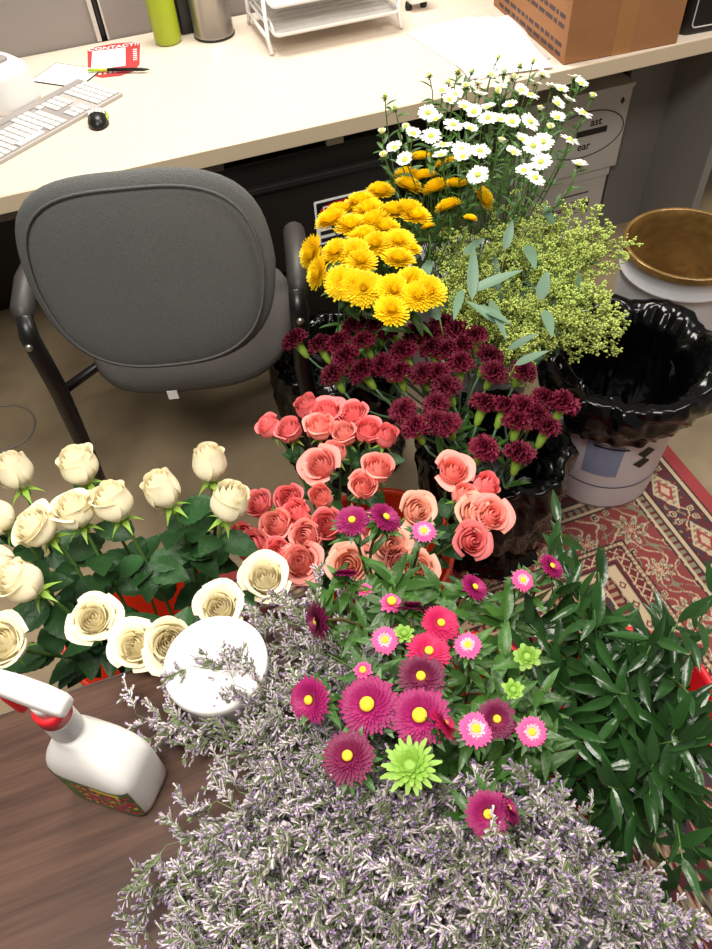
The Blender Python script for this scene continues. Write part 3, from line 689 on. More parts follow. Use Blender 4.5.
def calyx(s=1, kind='rose'):
    b = MB()
    if kind == 'rose':
        b.lathe([(.0015, -.016), (.006, -.012), (.0075, -.006), (.006, .001), (.01, .006)], 10)
        for i in range(5):
            a = i * 2 * PI / 5; r_ = Vector((math.cos(a), math.sin(a), 0)); strip(b, r_ * .006, (r_ * .9 - ez * .25).normalized(), Vector((-r_.y, r_.x, 0)), .021, .004, -.45, ez, 4, [1, 1.1, .7, .35, .05])
    elif kind == 'carn':
        b.lathe([(.0022, -.03), (.005, -.026), (.0066, -.015), (.0072, -.004), (.0105, .006)], 12)
        for i in range(5):
            a = i * 2 * PI / 5; r_ = Vector((math.cos(a), math.sin(a), 0)); strip(b, r_ * .009 + ez * .002, (r_ * .8 + ez * .5).normalized(), Vector((-r_.y, r_.x, 0)), .013, .006, -.2, ez, 3, [1, .9, .5, .05])
    else:
        for i in range(16):
            a = i * 2.39996; r_ = Vector((math.cos(a), math.sin(a), 0)); strip(b, r_ * .003 - ez * .004, (r_ * .95 - ez * (.1 + .3 * (i % 3))).normalized(), Vector((-r_.y, r_.x, 0)), .022 + .006 * (i % 2), .0036, .15, ez, 4, [.5, .9, 1, .7, .1])
        b.lathe([(.0015, -.008), (.006, -.004), (.008, 0)], 10)
    b.v = [(x * s, y * s, z * s) for x, y, z in b.v]; return b
def leafmb(L, W, droop=.2, fold=.18, nu=4, nv=8, serr=0, tip=1.0):
    b = MB()
    def fn(u, v):
        uu = u * 2 - 1; w = W * math.sin(PI * v ** (.8 * tip)) ** .8 * (1 - .15 * v) + .0004; w *= 1 + serr * (1 if int(v * nv) % 2 else -1)
        return (uu * w, L * v * (1 - .1 * droop * v), fold * abs(uu) * w * 1.0 - droop * L * v * v + 0)
    b.grid(fn, nu, nv); return b
ROSE = [rose(s, 1.0, o).mesh('bloom', M['petal_white']) for s, o in ((1, .0), (2, .2), (3, .6), (4, 1.0))]
def spm(col): return [rose(10 + s, .70, o, 16).mesh('bloom', M[col]) for s, o in ((1, .15), (2, .5), (3, .9))]
SPR = {c: spm('petal_' + c) for c in ('coral', 'salmon', 'peach')}
CARN = [carn(s).mesh('bloom', M['carn']) for s in range(4)]
POM = [pompon(s, .033, 230, f).mesh('bloom', M['yellow']) for s, f in ((1, .85), (2, .75), (3, .95))]
POMS = pompon(7, .017, 80, .8).mesh('bloom', M['yellow'])
def daisym(s, n, R_, el):
    rr = random.Random(s); b = MB()
    for i in range(n):
        a = i * 2 * PI / n + rr.uniform(-.08, .08); r_ = Vector((math.cos(a), math.sin(a), 0)); e = el + rr.uniform(-.15, .15); strip(b, r_ * R_ * .25, r_ * math.cos(e) + ez * math.sin(e), Vector((-r_.y, r_.x, 0)), R_ * .8 * rr.uniform(.9, 1.05), .0026, -.12, ez, 3, [.6, 1, 1, .5])
    return b
DAI = [daisym(1, 20, .0175, .15).mesh('petals', M['daisy']), daisym(2, 18, .0145, .5).mesh('petals', M['daisy']), daisym(3, 14, .010, 1.0).mesh('petals', M['daisy'])]
DC = disc(.0052, .004).mesh('centre', M['daisy_c']); DCS = disc(.0036, .008).mesh('centre', M['daisy_c'])
AST = {k: asterf(s, .024, 170, h, tl).mesh('petals', M[m]) for k, s, h, tl, m in (('mag', 1, .26, .5, 'aster'), ('dark', 2, .2, .55, 'aster_dark'), ('red', 3, .26, .45, 'aster_red'))}
AST['pink'] = asterf(4, .019, 90, .3, .3).mesh('petals', M['aster_pink']); ASTP = asterf(5, .0125, 40, .35, .5).mesh('inner_petals', M['aster_pale'])
AST['bud'] = asterf(6, .012, 40, .3, .9).mesh('petals', M['aster_pink'])
AC = disc(.0048, .0028).mesh('centre', M['aster_c']); ACL = disc(.0058, .003).mesh('centre', M['aster_c'])
CALR = calyx(1, 'rose').mesh('calyx', M['calyx']); CALS = calyx(.72, 'rose').mesh('calyx', M['calyx']); CALC = calyx(1, 'carn').mesh('calyx', M['calyx']); CALA = calyx(1, 'aster').mesh('calyx', M['midleaf']); CALD = calyx(.35, 'aster').mesh('calyx', M['midleaf'])
def budm(R_, n, L):
    rr = random.Random(3); b = MB()
    for i in range(n):
        t_ = i / n; a = i * 2.39996; el = 1.35 - 1.3 * t_; r_ = Vector((math.cos(a), math.sin(a), 0)); d = r_ * math.cos(el) + ez * math.sin(el)
        strip(b, r_ * .003, d, Vector((-r_.y, r_.x, 0)), L * (.5 + .5 * t_) * rr.uniform(.9, 1.1), .0034, -.15, ez, 5, [.5, .7, .9, 1, .9, .4])
    return b
DAC = disc(.0052, .006).mesh('heart', M['lime'])
BUDL = budm(.03, 60, .034).mesh('bracts', M['lime']); BUDS = budm(.01, 22, .013).mesh('bracts', M['lime'])
RL = [leafmb(.062, .021, d, .25, 4, 12, .05).mesh('leaf', M['roseleaf']) for d in (.15, .35, .05)]
ML = [leafmb(.06, .0085, d, .3).mesh('leaf', M['midleaf']) for d in (.2, .4)]
def bez(a, b_, c, d, n=8):
    o = []
    for i in range(n + 1): t_ = i / n; o.append(a * (1 - t_) ** 3 + b_ * 3 * t_ * (1 - t_) ** 2 + c * 3 * t_ * t_ * (1 - t_) + d * t_ ** 3)
    return o
ORD = ['first', 'second', 'third', 'fourth', 'fifth', 'sixth', 'seventh', 'eighth', 'ninth', 'tenth', 'eleventh', 'twelfth']
def ranks(items, per, noun):
    """items: (px,py,...) -> phrase placing each in the photo by row and order"""
    idx = sorted(range(len(items)), key=lambda i: items[i][1]); nr = max(1, round(len(items) / per)); out = {}
    rows = [idx[len(idx) * k // nr:len(idx) * (k + 1) // nr] for k in range(nr)]
    rn = {1: ['only'], 2: ['upper', 'lower'], 3: ['top', 'middle', 'bottom'], 4: ['top', 'second', 'third', 'bottom'], 5: ['top', 'second', 'third', 'fourth', 'bottom'], 6: ['top', 'second', 'third', 'fourth', 'fifth', 'bottom'], 7: ['top', 'second', 'third', 'fourth', 'fifth', 'sixth', 'bottom'], 8: ['top', 'second', 'third', 'fourth', 'fifth', 'sixth', 'seventh', 'bottom']}[nr]
    for k, row in enumerate(rows):
        row = sorted(row, key=lambda i: items[i][0])
        for j, i in enumerate(row):
            p = 'leftmost' if j == 0 else ('rightmost' if j == len(row) - 1 else ORD[j] + ' from the left')
            out[i] = '%s, %s row of %s' % (p, rn[k], noun)
    return out
def zmax(zf): return max(zf(x * .05, y * .05) for x in range(-8, 24) for y in range(-2, 36))
def headpos(px, py, zf):
    # walk down the sight line until it meets the dome of blooms
    z_ = zt = zmax(zf)
    while z_ > zt - .14:
        p = P(px, py, z_)
        if p.z <= zf(p.x, p.y): break
        z_ -= .004
    return P(px, py, z_)
def stemmed(name, label, cat, group, head, d, bc, rb, z0, sr, smat, arrive=.10, spread=.5, off=0.0):
    """Empty at the stem foot inside the bucket; returns (thing, head offset, stem points)"""
    d = Vector(d).normalized(); dx, dy = head.x - bc[0], head.y - bc[1]; l = math.hypot(dx, dy) or 1e-6; q = min(rb * .8, l * spread)
    foot = Vector((bc[0] - dx / l * q * .5, bc[1] - dy / l * q * .5, z0 + .02)); rimp = Vector((bc[0] + dx / l * min(rb * .8, l), bc[1] + dy / l * min(rb * .8, l), .36))
    t = thing(name, label, cat, foot, 0, group); hp = head - d * off
    a = bez(foot, foot.lerp(rimp, .5), foot.lerp(rimp, .8), rimp, 4); k = max(.03, (hp - rimp).length * .45)
    c = bez(rimp, rimp + (rimp - foot).normalized() * k, hp - d * min(arrive, (hp - rimp).length * .5), hp, 9)
    pts = [p - foot for p in a[:-1] + c]
    b = MB(); b.tube(pts, sr, 6); ob('stem', b.mesh('stem', smat), t)
    return t, head - foot, pts
def leaf_on(t, me, pts, f, rr, s=1.0, name='leaf', up=.3, az=None):
    i = f * (len(pts) - 1); k = int(min(i, len(pts) - 2)); p = pts[k].lerp(pts[k + 1], i - k); a = rr.uniform(0, 2 * PI) if az is None else az
    m = tr(*p) @ rot('Z', a) @ rot('X', up + rr.uniform(-.25, .25)) @ rot('Y', rr.uniform(-.35, .35)) @ Matrix.Scale(s * rr.uniform(.8, 1.15), 4)
    return ob(name, me, t, mtx=m)
rr = random.Random(11)
# ---- white roses
WR = [(18, 478, 0, 'b', 'closed white rose bud at the upper left of the rose bunch'), (82, 472, 1, 'b', 'closed white rose at the top of the bunch, tilted left'), (210, 470, 0, 'b', 'tall white rose bud with flared tips at the top right of the bunch'),
      (166, 496, 0, 'b', 'closed white rose just left of the tall bud with flared tips'), (228, 508, 1, 'r', 'white rose nearest the pink roses, pointing right'), (117, 508, 1, 'b', 'white rose right of the plump centre pair, above the dark leaves'),
      (77, 515, 2, 'b', 'plump round white rose in the middle of the upper group'), (40, 531, 2, 'l', 'large white rose leaning left below the upper left bud'), (1, 521, 0, 'l', 'narrow white rose cut by the left photo edge, upper one'),
      (2, 567, 0, 'l', 'white rose cut by the left photo edge, middle one'), (28, 585, 1, 'l', 'shaded white rose half behind leaves near the left edge'), (94, 620, 3, 'o', 'large fully open white rose facing up in front'),
      (137, 647, 3, 'o', 'round open cream rose right next to the table edge'), (220, 609, 3, 'o', 'open cream rose behind the white tub'), (172, 645, 2, 'o', 'cream rose mostly hidden behind the left side of the tub'),
      (6, 645, 2, 'o', 'open white rose above the spray bottle nozzle')]
for px, py, v, md, lab_ in WR:
    zf = lambda x, y: .80 - .35 * ((x + .2) ** 2 + (y - .78) ** 2)
    if md == 'o': zf = lambda x, y: .775
    hp = headpos(px, py, zf)
    d = {'b': (rr.uniform(-.15, .15), .25, 1), 'o': (rr.uniform(-.1, .1), -.35, 1), 'l': (-.45, .1, 1), 'r': (.5, .1, 1)}[md]
    t, h_, pts = stemmed('white_rose', lab_, 'rose', 'white roses in the orange bucket', hp, d, (-.20, .835), .13, 0, .0028, M['stem'], off=.014)
    A = aim(d, rr.uniform(0, 6)); off = Vector(d).normalized() * -.02
    s = 1.14 if v < 2 else (1.0 if v == 2 else .82)
    ob('bloom', ROSE[v], t, mtx=tr(*(h_ + off)) @ A @ Matrix.Scale(s, 4)); ob('calyx', CALR, t, mtx=tr(*(h_ + off)) @ A)
    for k in range(8): leaf_on(t, RL[k % 3], pts, rr.uniform(.5, .93), rr, 1.0, up=rr.uniform(-.2, .5))
# cream rose by the statice
t, h_, pts = stemmed('white_rose', 'cream rose between the pink roses and the statice', 'rose', 'white roses in the orange bucket', P(265, 578, .72), (0, -.2, 1), (-.20, .835), .13, 0, .0028, M['stem'], off=.014)
ob('bloom', ROSE[3], t, mtx=tr(*(h_ - Vector((0, 0, .02)))) @ aim((0, -.2, 1), 1) @ Matrix.Scale(.9, 4)); ob('calyx', CALR, t, mtx=tr(*(h_ - Vector((0, 0, .02)))) @ aim((0, -.2, 1), 1))
# ---- pink spray roses
PK = [(271, 429), (291, 433), (309, 411), (328, 417), (320, 431), (354, 419), (368, 433), (385, 439), (336, 455), (322, 468), (377, 472), (362, 488), (322, 498), (261, 506), (291, 500), (299, 516), (246, 537), (279, 527), (309, 537), (257, 547), (281, 554), (303, 564), (328, 526), (415, 512), (452, 474), (482, 490), (472, 514), (488, 517), (470, 541), (462, 497), (388, 545), (375, 532), (417, 569), (399, 561), (350, 565), (345, 436)]
PKC = 'c c c c s c c c s s s s s c c c c s s c c s c p s c p s c s p s p s p s'.split()
rk = ranks(PK, 7, 'the pink rose bunch')
cn = {'c': ('coral', 'coral pink'), 's': ('salmon', 'salmon pink'), 'p': ('peach', 'pale peach')}
for i, (px, py) in enumerate(PK):
    cx, cy = .26, .80
    hp = headpos(px, py, lambda x, y: .68 - .5 * ((x - cx) ** 2 + (y - cy) ** 2))
    d = Vector(((hp.x - cx) * 2.2 + rr.uniform(-.2, .2), (hp.y - cy) * 2.2 - .1 + rr.uniform(-.2, .2), 1)); c_, nm = cn[PKC[i]]
    t, h_, pts = stemmed('pink_spray_rose', '%s spray rose, %s' % (nm, rk[i]), 'rose', 'pink spray roses in the orange bucket', hp, d, (.275, .80), .12, Z0, .002, M['stem'], off=.01)
    A = aim(d, rr.uniform(0, 6)); off = d.normalized() * -.016; v = rr.choice((0, 1, 1, 2)) if c_ != 'peach' else 2
    if py > 505 and v == 0: v = 1
    ob('bloom', SPR[c_][v], t, mtx=tr(*(h_ + off)) @ A @ Matrix.Scale(rr.uniform(1.1, 1.32), 4)); ob('calyx', CALS, t, mtx=tr(*(h_ + off)) @ A)
    for k in range(3): leaf_on(t, RL[k % 3], pts, rr.uniform(.55, .9), rr, .7)
# ---- carnations
CN = [(297, 343), (321, 347), (340, 346), (356, 328), (364, 345), (378, 328), (392, 333), (347, 360), (335, 377), (364, 374), (383, 368), (404, 355), (418, 336), (433, 339), (433, 351), (423, 376), (438, 376), (447, 353), (447, 391), (404, 413), (416, 429), (435, 424), (447, 427), (443, 326), (456, 334), (475, 339), (462, 350), (488, 360), (493, 375), (522, 373), (483, 407), (504, 410), (521, 411), (517, 424), (562, 407), (546, 430), (543, 402), (483, 451), (518, 457), (437, 406), (460, 366), (535, 418), (400, 375)]
rk = ranks(CN, 8, 'the dark carnation bunch')
for i, (px, py) in enumerate(CN):
    cx, cy = .50, .98
    hp = headpos(px, py, lambda x, y: .66 - .35 * ((x - cx) ** 2 + (y - cy) ** 2))
    d = Vector(((hp.x - .56) * 1.6 + rr.uniform(-.15, .15), .38 + (hp.y - cy) * 1.2 + rr.uniform(-.15, .15), 1))
    if px > 475: d = Vector((.5 + rr.uniform(-.25, .1), .15 + rr.uniform(-.3, .2), 1))
    t, h_, pts = stemmed('carnation', 'dark crimson carnation, %s' % rk[i], 'carnation', 'dark red carnations in the bagged bucket', hp, d, (.60, .95), .10, Z0, .0022, M['stem_grey'], off=.03)
    A = aim(d, rr.uniform(0, 6)); ob('bloom', CARN[i % 4], t, mtx=tr(*h_) @ A @ Matrix.Scale(rr.uniform(.92, 1.1), 4)); ob('calyx', CALC, t, mtx=tr(*h_) @ A @ Matrix.Scale(1.25, 4))
    for k in range(2): leaf_on(t, ML[k], pts, rr.uniform(.45, .85), rr, .8, up=.9)
# ---- yellow mums
YM = [(314, 253), (320, 273), (380, 194), (361, 204), (341, 212), (332, 222), (351, 228), (368, 212), (375, 224), (385, 231), (364, 238), (376, 246), (337, 253), (354, 254), (361, 263), (342, 284), (364, 290), (354, 287), (398, 261), (398, 243), (393, 214), (408, 212), (415, 218), (412, 283), (393, 292), (417, 298), (391, 312), (428, 293), (420, 160), (447, 165), (407, 177), (423, 179), (437, 190), (454, 187), (469, 185), (481, 199), (449, 208), (428, 228), (470, 220), (408, 188), (413, 250)]
small = {38, 40, 37}
rk = ranks(YM, 8, 'the yellow mum bunch')
for i, (px, py) in enumerate(YM):
    cx, cy = .44, 1.2
    hp = headpos(px, py, lambda x, y: .80 - .45 * ((x - cx) ** 2 + (y - cy) ** 2))
    d = Vector(((hp.x - cx) * 2.5 + rr.uniform(-.2, .2), (hp.y - cy) * 2 + .1 + rr.uniform(-.2, .2), 1))
    if i in (0, 1): d = Vector((-1.3, .1, .8))
    if 28 <= i <= 37: d = Vector((rr.uniform(-.2, .3), .55, 1))
    if i in (23, 24, 25, 26, 27): d = Vector((.1, -.3, 1))
    if i in (15, 16, 17): d = Vector((-.2, -.5, .9))
    if i == 35: d = Vector((.9, -.3, .7))
    t, h_, pts = stemmed('yellow_mum', '%s, %s' % ('small yellow mum bud' if i in small else 'yellow button mum', rk[i]), 'chrysanthemum', 'yellow mums in the bagged bucket', hp, d, (.40, 1.36), .10, 0, .0018, M['stem'], off=.0)
    A = aim(d, rr.uniform(0, 6)); sc_ = rr.uniform(.95, 1.1) if i < 28 else rr.uniform(.85, 1.0)
    ob('bloom', POMS if i in small else POM[i % 3], t, mtx=tr(*h_) @ A @ Matrix.Scale(sc_, 4))
    ob('calyx', CALD, t, mtx=tr(*h_) @ A @ Matrix.Scale(1.6, 4))
    for k in range(3): leaf_on(t, ML[k % 2], pts, rr.uniform(.45, .9), rr, 1.0, up=.3)
# ---- white daisies
DA = [(428, 113, 0), (453, 125, 0), (431, 136, 0), (443, 145, 0), (462, 150, 0), (463, 157, 1), (480, 151, 0), (449, 100, 1), (488, 108, 1), (488, 118, 0), (470, 129, 1), (501, 142, 2), (530, 122, 0), (530, 95, 0), (510, 106, 1), (521, 91, 1), (533, 146, 0), (543, 142, 0), (522, 140, 1), (513, 153, 1), (541, 162, 0), (535, 178, 0), (524, 171, 1), (570, 140, 0), (579, 165, 1), (557, 104, 1), (557, 118, 1), (583, 113, 0), (568, 100, 1), (592, 97, 2), (574, 78, 1), (581, 84, 1), (552, 87, 1), (441, 156, 1), (478, 175, 0), (382, 133, 2), (395, 148, 1), (384, 156, 2), (406, 128, 2), (413, 134, 1), (405, 160, 1), (480, 95, 1), (466, 87, 2), (464, 107, 1), (442, 91, 1), (491, 75, 1), (504, 73, 2), (543, 75, 1), (429, 75, 1), (448, 84, 2), (513, 78, 2), (385, 97, 3), (498, 58, 3), (533, 62, 3), (458, 72, 3), (395, 109, 3), (500, 88, 1), (474, 112, 1), (540, 110, 2), (512, 122, 1), (497, 92, 2), (561, 90, 1), (436, 120, 1), (472, 72, 3), (520, 66, 3), (455, 95, 1), (500, 120, 1), (550, 128, 2), (478, 84, 1), (535, 84, 1)]
rk = ranks([(a, b_) for a, b_, c in DA], 9, 'the white daisy bunch')
for i, (px, py, v) in enumerate(DA):
    cx, cy = .72, 1.36; low = px < 415
    hp = headpos(px, py, lambda x, y: .88 - .3 * ((x - cx) ** 2 + (y - cy) ** 2))
    if hp.y > 1.5: pass
    d = Vector(((hp.x - cx) * 1.5 + rr.uniform(-.35, .35), -.15 + rr.uniform(-.4, .4), 1))
    t, h_, pts = stemmed('white_daisy', '%s, %s' % (('open white daisy', 'small white daisy', 'half-open white daisy bud', 'tight green daisy bud')[v], rk[i]), 'daisy', 'white daisies below the desk edge', hp, d, (.78, 1.5), .11, 0, .0013, M['stem'], off=.0)
    A = aim(d, rr.uniform(0, 6)); HM = tr(*h_) @ A
    if v == 3: ob('bud', DCS, t, mtx=HM @ Matrix.Scale(1.1, 4)); ob('calyx', CALD, t, mtx=HM)
    else: HM = HM @ Matrix.Scale(1.2, 4); ob('petals', DAI[v], t, mtx=HM); ob('centre', DCS if v == 2 else DC, t, mtx=HM); ob('calyx', CALD, t, mtx=HM)
    for k in range(10): leaf_on(t, ML[k % 2], pts, rr.uniform(.6, .97), rr, .5, up=.6)
# ---- asters
AS = [(352, 520, 'mag', 'u', 1.0, 'magenta aster overlapping its twin in front of the pink roses, left one'), (386, 517, 'mag', 'r', 1.0, 'magenta aster overlapping its twin in front of the pink roses, right one'), (424, 531, 'pink', 'u', .85, 'small bright pink aster right of the magenta pair'),
      (346, 574, 'mag', 's', .85, 'magenta aster seen edge-on below the magenta pair'), (391, 603, 'bud', 'u', 1.1, 'small pale pink aster bud below the pink roses'), (365, 590, 'bud', 'u', .8, 'tiny pinkish aster bud among light green leaves'),
      (441, 623, 'red', 'u', .9, 'cerise aster topmost of the central column of asters'), (475, 587, 'mag', 'r', .8, 'magenta aster alone below the black bagged bucket'), (385, 640, 'pink', 'u', .8, 'pink aster with yellow heart left of the cerise pair'),
      (429, 651, 'red', 'u', 1.0, 'cerise aster with pale heart just below the topmost one'), (468, 645, 'pink', 'u', .8, 'pink aster right of the cerise pair'), (421, 676, 'dark', 'u', 1.05, 'wine-coloured aster below the cerise pair'),
      (317, 621, 'dark', 'w', .95, 'purple aster seen edge-on against the statice, left'), (363, 670, 'bud', 'u', .85, 'tiny yellowish aster bud above the big magenta aster'), (309, 700, 'mag', 'w2', 1.0, 'leftmost magenta aster over the statice'),
      (368, 705, 'mag', 'u', 1.3, 'big magenta aster in the middle of the front group'), (420, 716, 'mag', 'u', 1.3, 'big magenta aster with pale yellow heart right of the middle'), (445, 723, 'red', 'e', .85, 'cerise aster tucked behind the right of the big ones'),
      (476, 729, 'pink', 'u', .95, 'bright pink aster with yellow heart, right of the cerise one'), (497, 719, 'dark', 'u', .85, 'dark wine aster behind the bright pink one'), (532, 732, 'pink', 'u', .8, 'pale pink aster rightmost of the front row'),
      (348, 757, 'dark', 'u', 1.1, 'big dark wine aster lowest on the left'), (488, 814, 'mag', 'u', .9, 'magenta aster sunk in the statice, lowest of all'), (508, 808, 'mag', 'e', .7, 'small magenta aster right beside the lowest one'),
      (552, 566, 'mag', 'r', .75, 'magenta aster rising over the rug at upper right'), (523, 580, 'pink', 'u', .75, 'pale pink aster low over the rug, beside the dark leaves'), (412, 607, 'dark', 's', .8, 'wine aster in shade behind the small pale bud'),
      (411, 767, 'green', 'u', .8, 'large lime green unopened aster in front of the magenta ones'), (527, 657, 'gbud', 'u', 1.0, 'small lime green bud among the dark leaves'), (404, 634, 'gbud', 'u', .8, 'small green bud left of the cerise asters'), (513, 690, 'gbud', 'u', .8, 'small green bud above the pale pink aster')]
for px, py, k_, md, s, lab_ in AS:
    hp = headpos(px, py, lambda x, y: .89 if py > 600 else .84)
    d = {'u': (rr.uniform(-.25, .25), -.15 + rr.uniform(-.2, .2), 1), 'r': (.6, -.1, .9), 's': (.4, .9, .6), 'e': (1, .1, .6), 'w': (-1, -.1, .35), 'w2': (-.6, -.2, .9)}[md]
    t, h_, pts = stemmed('green_aster_bud' if 'g' == k_[0] else 'aster', lab_, 'aster', 'asters in the red bucket', hp, d, (.30, .44), .10, Z0, .002, M['stem_brown'], off=0)
    A = aim(d, rr.uniform(0, 6)); HM = tr(*h_) @ A @ Matrix.Scale(s, 4)
    if k_ == 'green': ob('bracts', BUDL, t, mtx=HM); ob('heart', DAC, t, mtx=HM @ Matrix.Scale(2, 4))
    elif k_ == 'gbud': ob('bracts', BUDS, t, mtx=HM); ob('heart', DAC, t, mtx=HM @ Matrix.Scale(.9, 4))
    else:
        ob('petals', AST[k_], t, mtx=HM)
        if k_ in ('pink',): ob('inner_petals', ASTP, t, mtx=HM @ tr(0, 0, .001))
        ob('centre', ACL if s > 1.1 else AC, t, mtx=HM @ tr(0, 0, .001 if s < 1.1 else .004)); ob('calyx', CALA, t, mtx=HM @ tr(0, 0, -.002))
    for k in range(12): leaf_on(t, ML[k % 2], pts, rr.uniform(.5, .97), rr, .62, up=.55)
# extra aster side shoots: leafy green stems
AF = [(470, 660), (500, 650), (455, 610), (490, 690), (520, 700), (440, 590), (540, 690), (505, 620), (465, 760), (535, 770), (505, 780), (550, 800), (440, 760), (395, 585), (425, 595), (380, 615), (340, 600), (330, 585), (450, 690), (500, 740), (545, 745), (480, 780), (520, 800), (390, 690), (335, 700), (340, 640)]
rk = ranks(AF, 7, 'the leafy aster shoots')
for i, (px, py) in enumerate(AF):
    hp = headpos(px, py, lambda x, y: .80); d = Vector((rr.uniform(-.4, .4), rr.uniform(-.3, .4), 1))
    t, h_, pts = stemmed('leafy_aster_shoot', 'leafy mid green aster shoot, %s' % rk[i], 'foliage', 'leafy aster shoots', hp, d, (.30, .44), .10, Z0, .0016, M['stem'], off=0)
    for k in range(20): leaf_on(t, ML[k % 2], pts, 1 - rr.uniform(0, .45) ** 1.2, rr, .62 + .25 * (i % 2), up=.6)
# ---- ruscus
def ruscus_spray(seed):
    r2 = random.Random(seed); st = MB(); fo = MB(); L = .34; pts = []
    for k in range(10): s = k / 9; pts.append(Vector((.012 * math.sin(s * 3 + seed), .09 * s * s, L * s)))
    st.tube(pts, [.0022 - .0014 * k / 9 for k in range(10)], 5)
    lm = leafmb(.066, .0084, .15, .25, 4, 8, 0, 1.0)
    for k in range(19):
        s = .1 + .9 * k / 18; i = s * 9; j = int(min(i, 8)); p = pts[j].lerp(pts[j + 1], i - j); a = (k % 2) * PI + r2.uniform(-.7, .7)
        fo.add(lm, tr(*p) @ rot('Z', a) @ rot('X', .55 + r2.uniform(-.3, .3)) @ rot('Y', r2.uniform(-.6, .6)) @ Matrix.Scale(r2.uniform(.75, 1.25) * (1 - .25 * s), 4))
    return st.mesh('stem', M['stem']), fo.mesh('foliage', M['ruscus'])
RU = [ruscus_spray(s) for s in range(6)]
def spray(name, lab_, cat, group, tip, base, bc, z0, kinds, Lk, names, smat, rr, scl=1.0, sr=.002):
    """upper spray points from base to tip; plain stalk runs from base down into its bucket"""
    foot = Vector((bc[0] + rr.uniform(-.04, .04), bc[1] + rr.uniform(-.04, .04), z0 + .02)); t = thing(name, lab_, cat, foot, 0, group)
    d = tip - base; L = d.length; A = aim(d, rr.uniform(0, 6)) @ Matrix.Diagonal((scl, scl, L / Lk, 1))
    for me, n in zip(kinds, names): ob(n, me, t, mtx=tr(*(base - foot)) @ A)
    b = MB(); b.tube(bez(Vector((0, 0, 0)), Vector((0, 0, .2)), (base - foot) - d * .5, base - foot, 6), sr, 5); ob('stalk', b.mesh('stalk', smat), t)
    return t
RT_ = []
r3 = random.Random(21)
for (px, py) in [(500, 600), (540, 590), (575, 575), (610, 640), (640, 575), (665, 610), (700, 630), (560, 620), (590, 610), (630, 650), (655, 640), (690, 660), (520, 640), (550, 660), (585, 650), (612, 680), (645, 690), (680, 690), (705, 690), (570, 690), (600, 710), (635, 720), (665, 730), (700, 730), (555, 730), (585, 740), (615, 755), (650, 760), (685, 770), (706, 780), (560, 770), (590, 785), (620, 800), (655, 800), (690, 815), (575, 820), (605, 835), (635, 840), (670, 850), (700, 850), (595, 865), (650, 875), (620, 870), (690, 890), (700, 820), (580, 760), (630, 780), (660, 820)]: RT_.append((px + r3.uniform(-6, 6), py + r3.uniform(-6, 6)))
rk = ranks(RT_, 8, 'the ruscus foliage')
for i, (px, py) in enumerate(RT_):
    tip = headpos(px, py, lambda x, y: .76 - .7 * ((x - .42) ** 2 + (y - .28) ** 2)); c = Vector((.56, .34, .50)); hz_ = (tip - c); hz_.z = 0
    base = Vector((.56, .34, .46)) + hz_ * .35
    spray('ruscus_branch', 'dark green ruscus branch, %s' % rk[i], 'foliage', 'ruscus branches in the red bucket', tip, base, (.56, .34), Z0, RU[i % 6], .34, ('stem', 'foliage'), M['stem'], r3, scl=1.0)
# ---- eucalyptus
def euc_spray(seed):
    r2 = random.Random(seed); st = MB(); sd = MB(); lf = MB(); L = .20
    main = [Vector((.01 * math.sin(k + seed), .01 * math.cos(k), L * k / 8)) for k in range(9)]; st.tube(main, .0018, 5)
    def seedat(p, r_):
        n = len(sd.v)
        for q in ((r_, 0, 0), (-r_, 0, 0), (0, r_, 0), (0, -r_, 0), (0, 0, r_ * 1.3), (0, 0, -r_ * 1.3)): sd.v.append(tuple(p + Vector(q)))
        for f in ((0, 2, 4), (2, 1, 4), (1, 3, 4), (3, 0, 4), (2, 0, 5), (1, 2, 5), (3, 1, 5), (0, 3, 5)): sd.f.append(tuple(n + i for i in f)); sd.mi.append(0)
    for k in range(22):
        s = .25 + .75 * k / 21; p = main[int(s * 8)]; a = k * 2.4; d = Vector((math.cos(a) * .8, math.sin(a) * .8, .75)).normalized(); l = r2.uniform(.025, .05); q = p + d * l; st.tube([p, q], .0008, 4)
        for m in range(9):
            e = Vector((r2.uniform(-1, 1), r2.uniform(-1, 1), r2.uniform(-.4, 1))).normalized() * r2.uniform(.006, .016); qq = q + e; st.tube([q - d * r2.uniform(0, .015), qq], .0005, 3, False)
            for w_ in range(3): seedat(qq + Vector((r2.uniform(-1, 1), r2.uniform(-1, 1), r2.uniform(-1, 1))) * .0038, r2.uniform(.0019, .0029))
    lm = leafmb(.085, .0115, .18, .1, 4, 8, 0, .95)
    for k in range(3): lf.add(lm, tr(*main[3 + k]) @ rot('Z', r2.uniform(0, 6)) @ rot('X', .5 + r2.uniform(-.3, .3)) @ Matrix.Scale(r2.uniform(.6, 1.0), 4))
    return st.mesh('twigs', M['seed_stem']), sd.mesh('seed_clusters', M['seed']), lf.mesh('leaves', M['euc'])
EU = [euc_spray(s) for s in range(5)]
ET = [(522, 208), (505, 226), (540, 222), (560, 215), (580, 218), (600, 228), (612, 240), (545, 240), (565, 245), (585, 250), (603, 262), (480, 240), (460, 255), (500, 252), (530, 262), (552, 272), (575, 278), (598, 292), (570, 300), (592, 318), (548, 300), (560, 325), (582, 335), (450, 275), (470, 290), (495, 285), (440, 295), (520, 310), (490, 315), (535, 335), (505, 345), (520, 365), (460, 310), (470, 322), (480, 268), (605, 310), (545, 322), (515, 240), (450, 240), (610, 332)]
rk = ranks(ET, 8, 'the seeded eucalyptus')
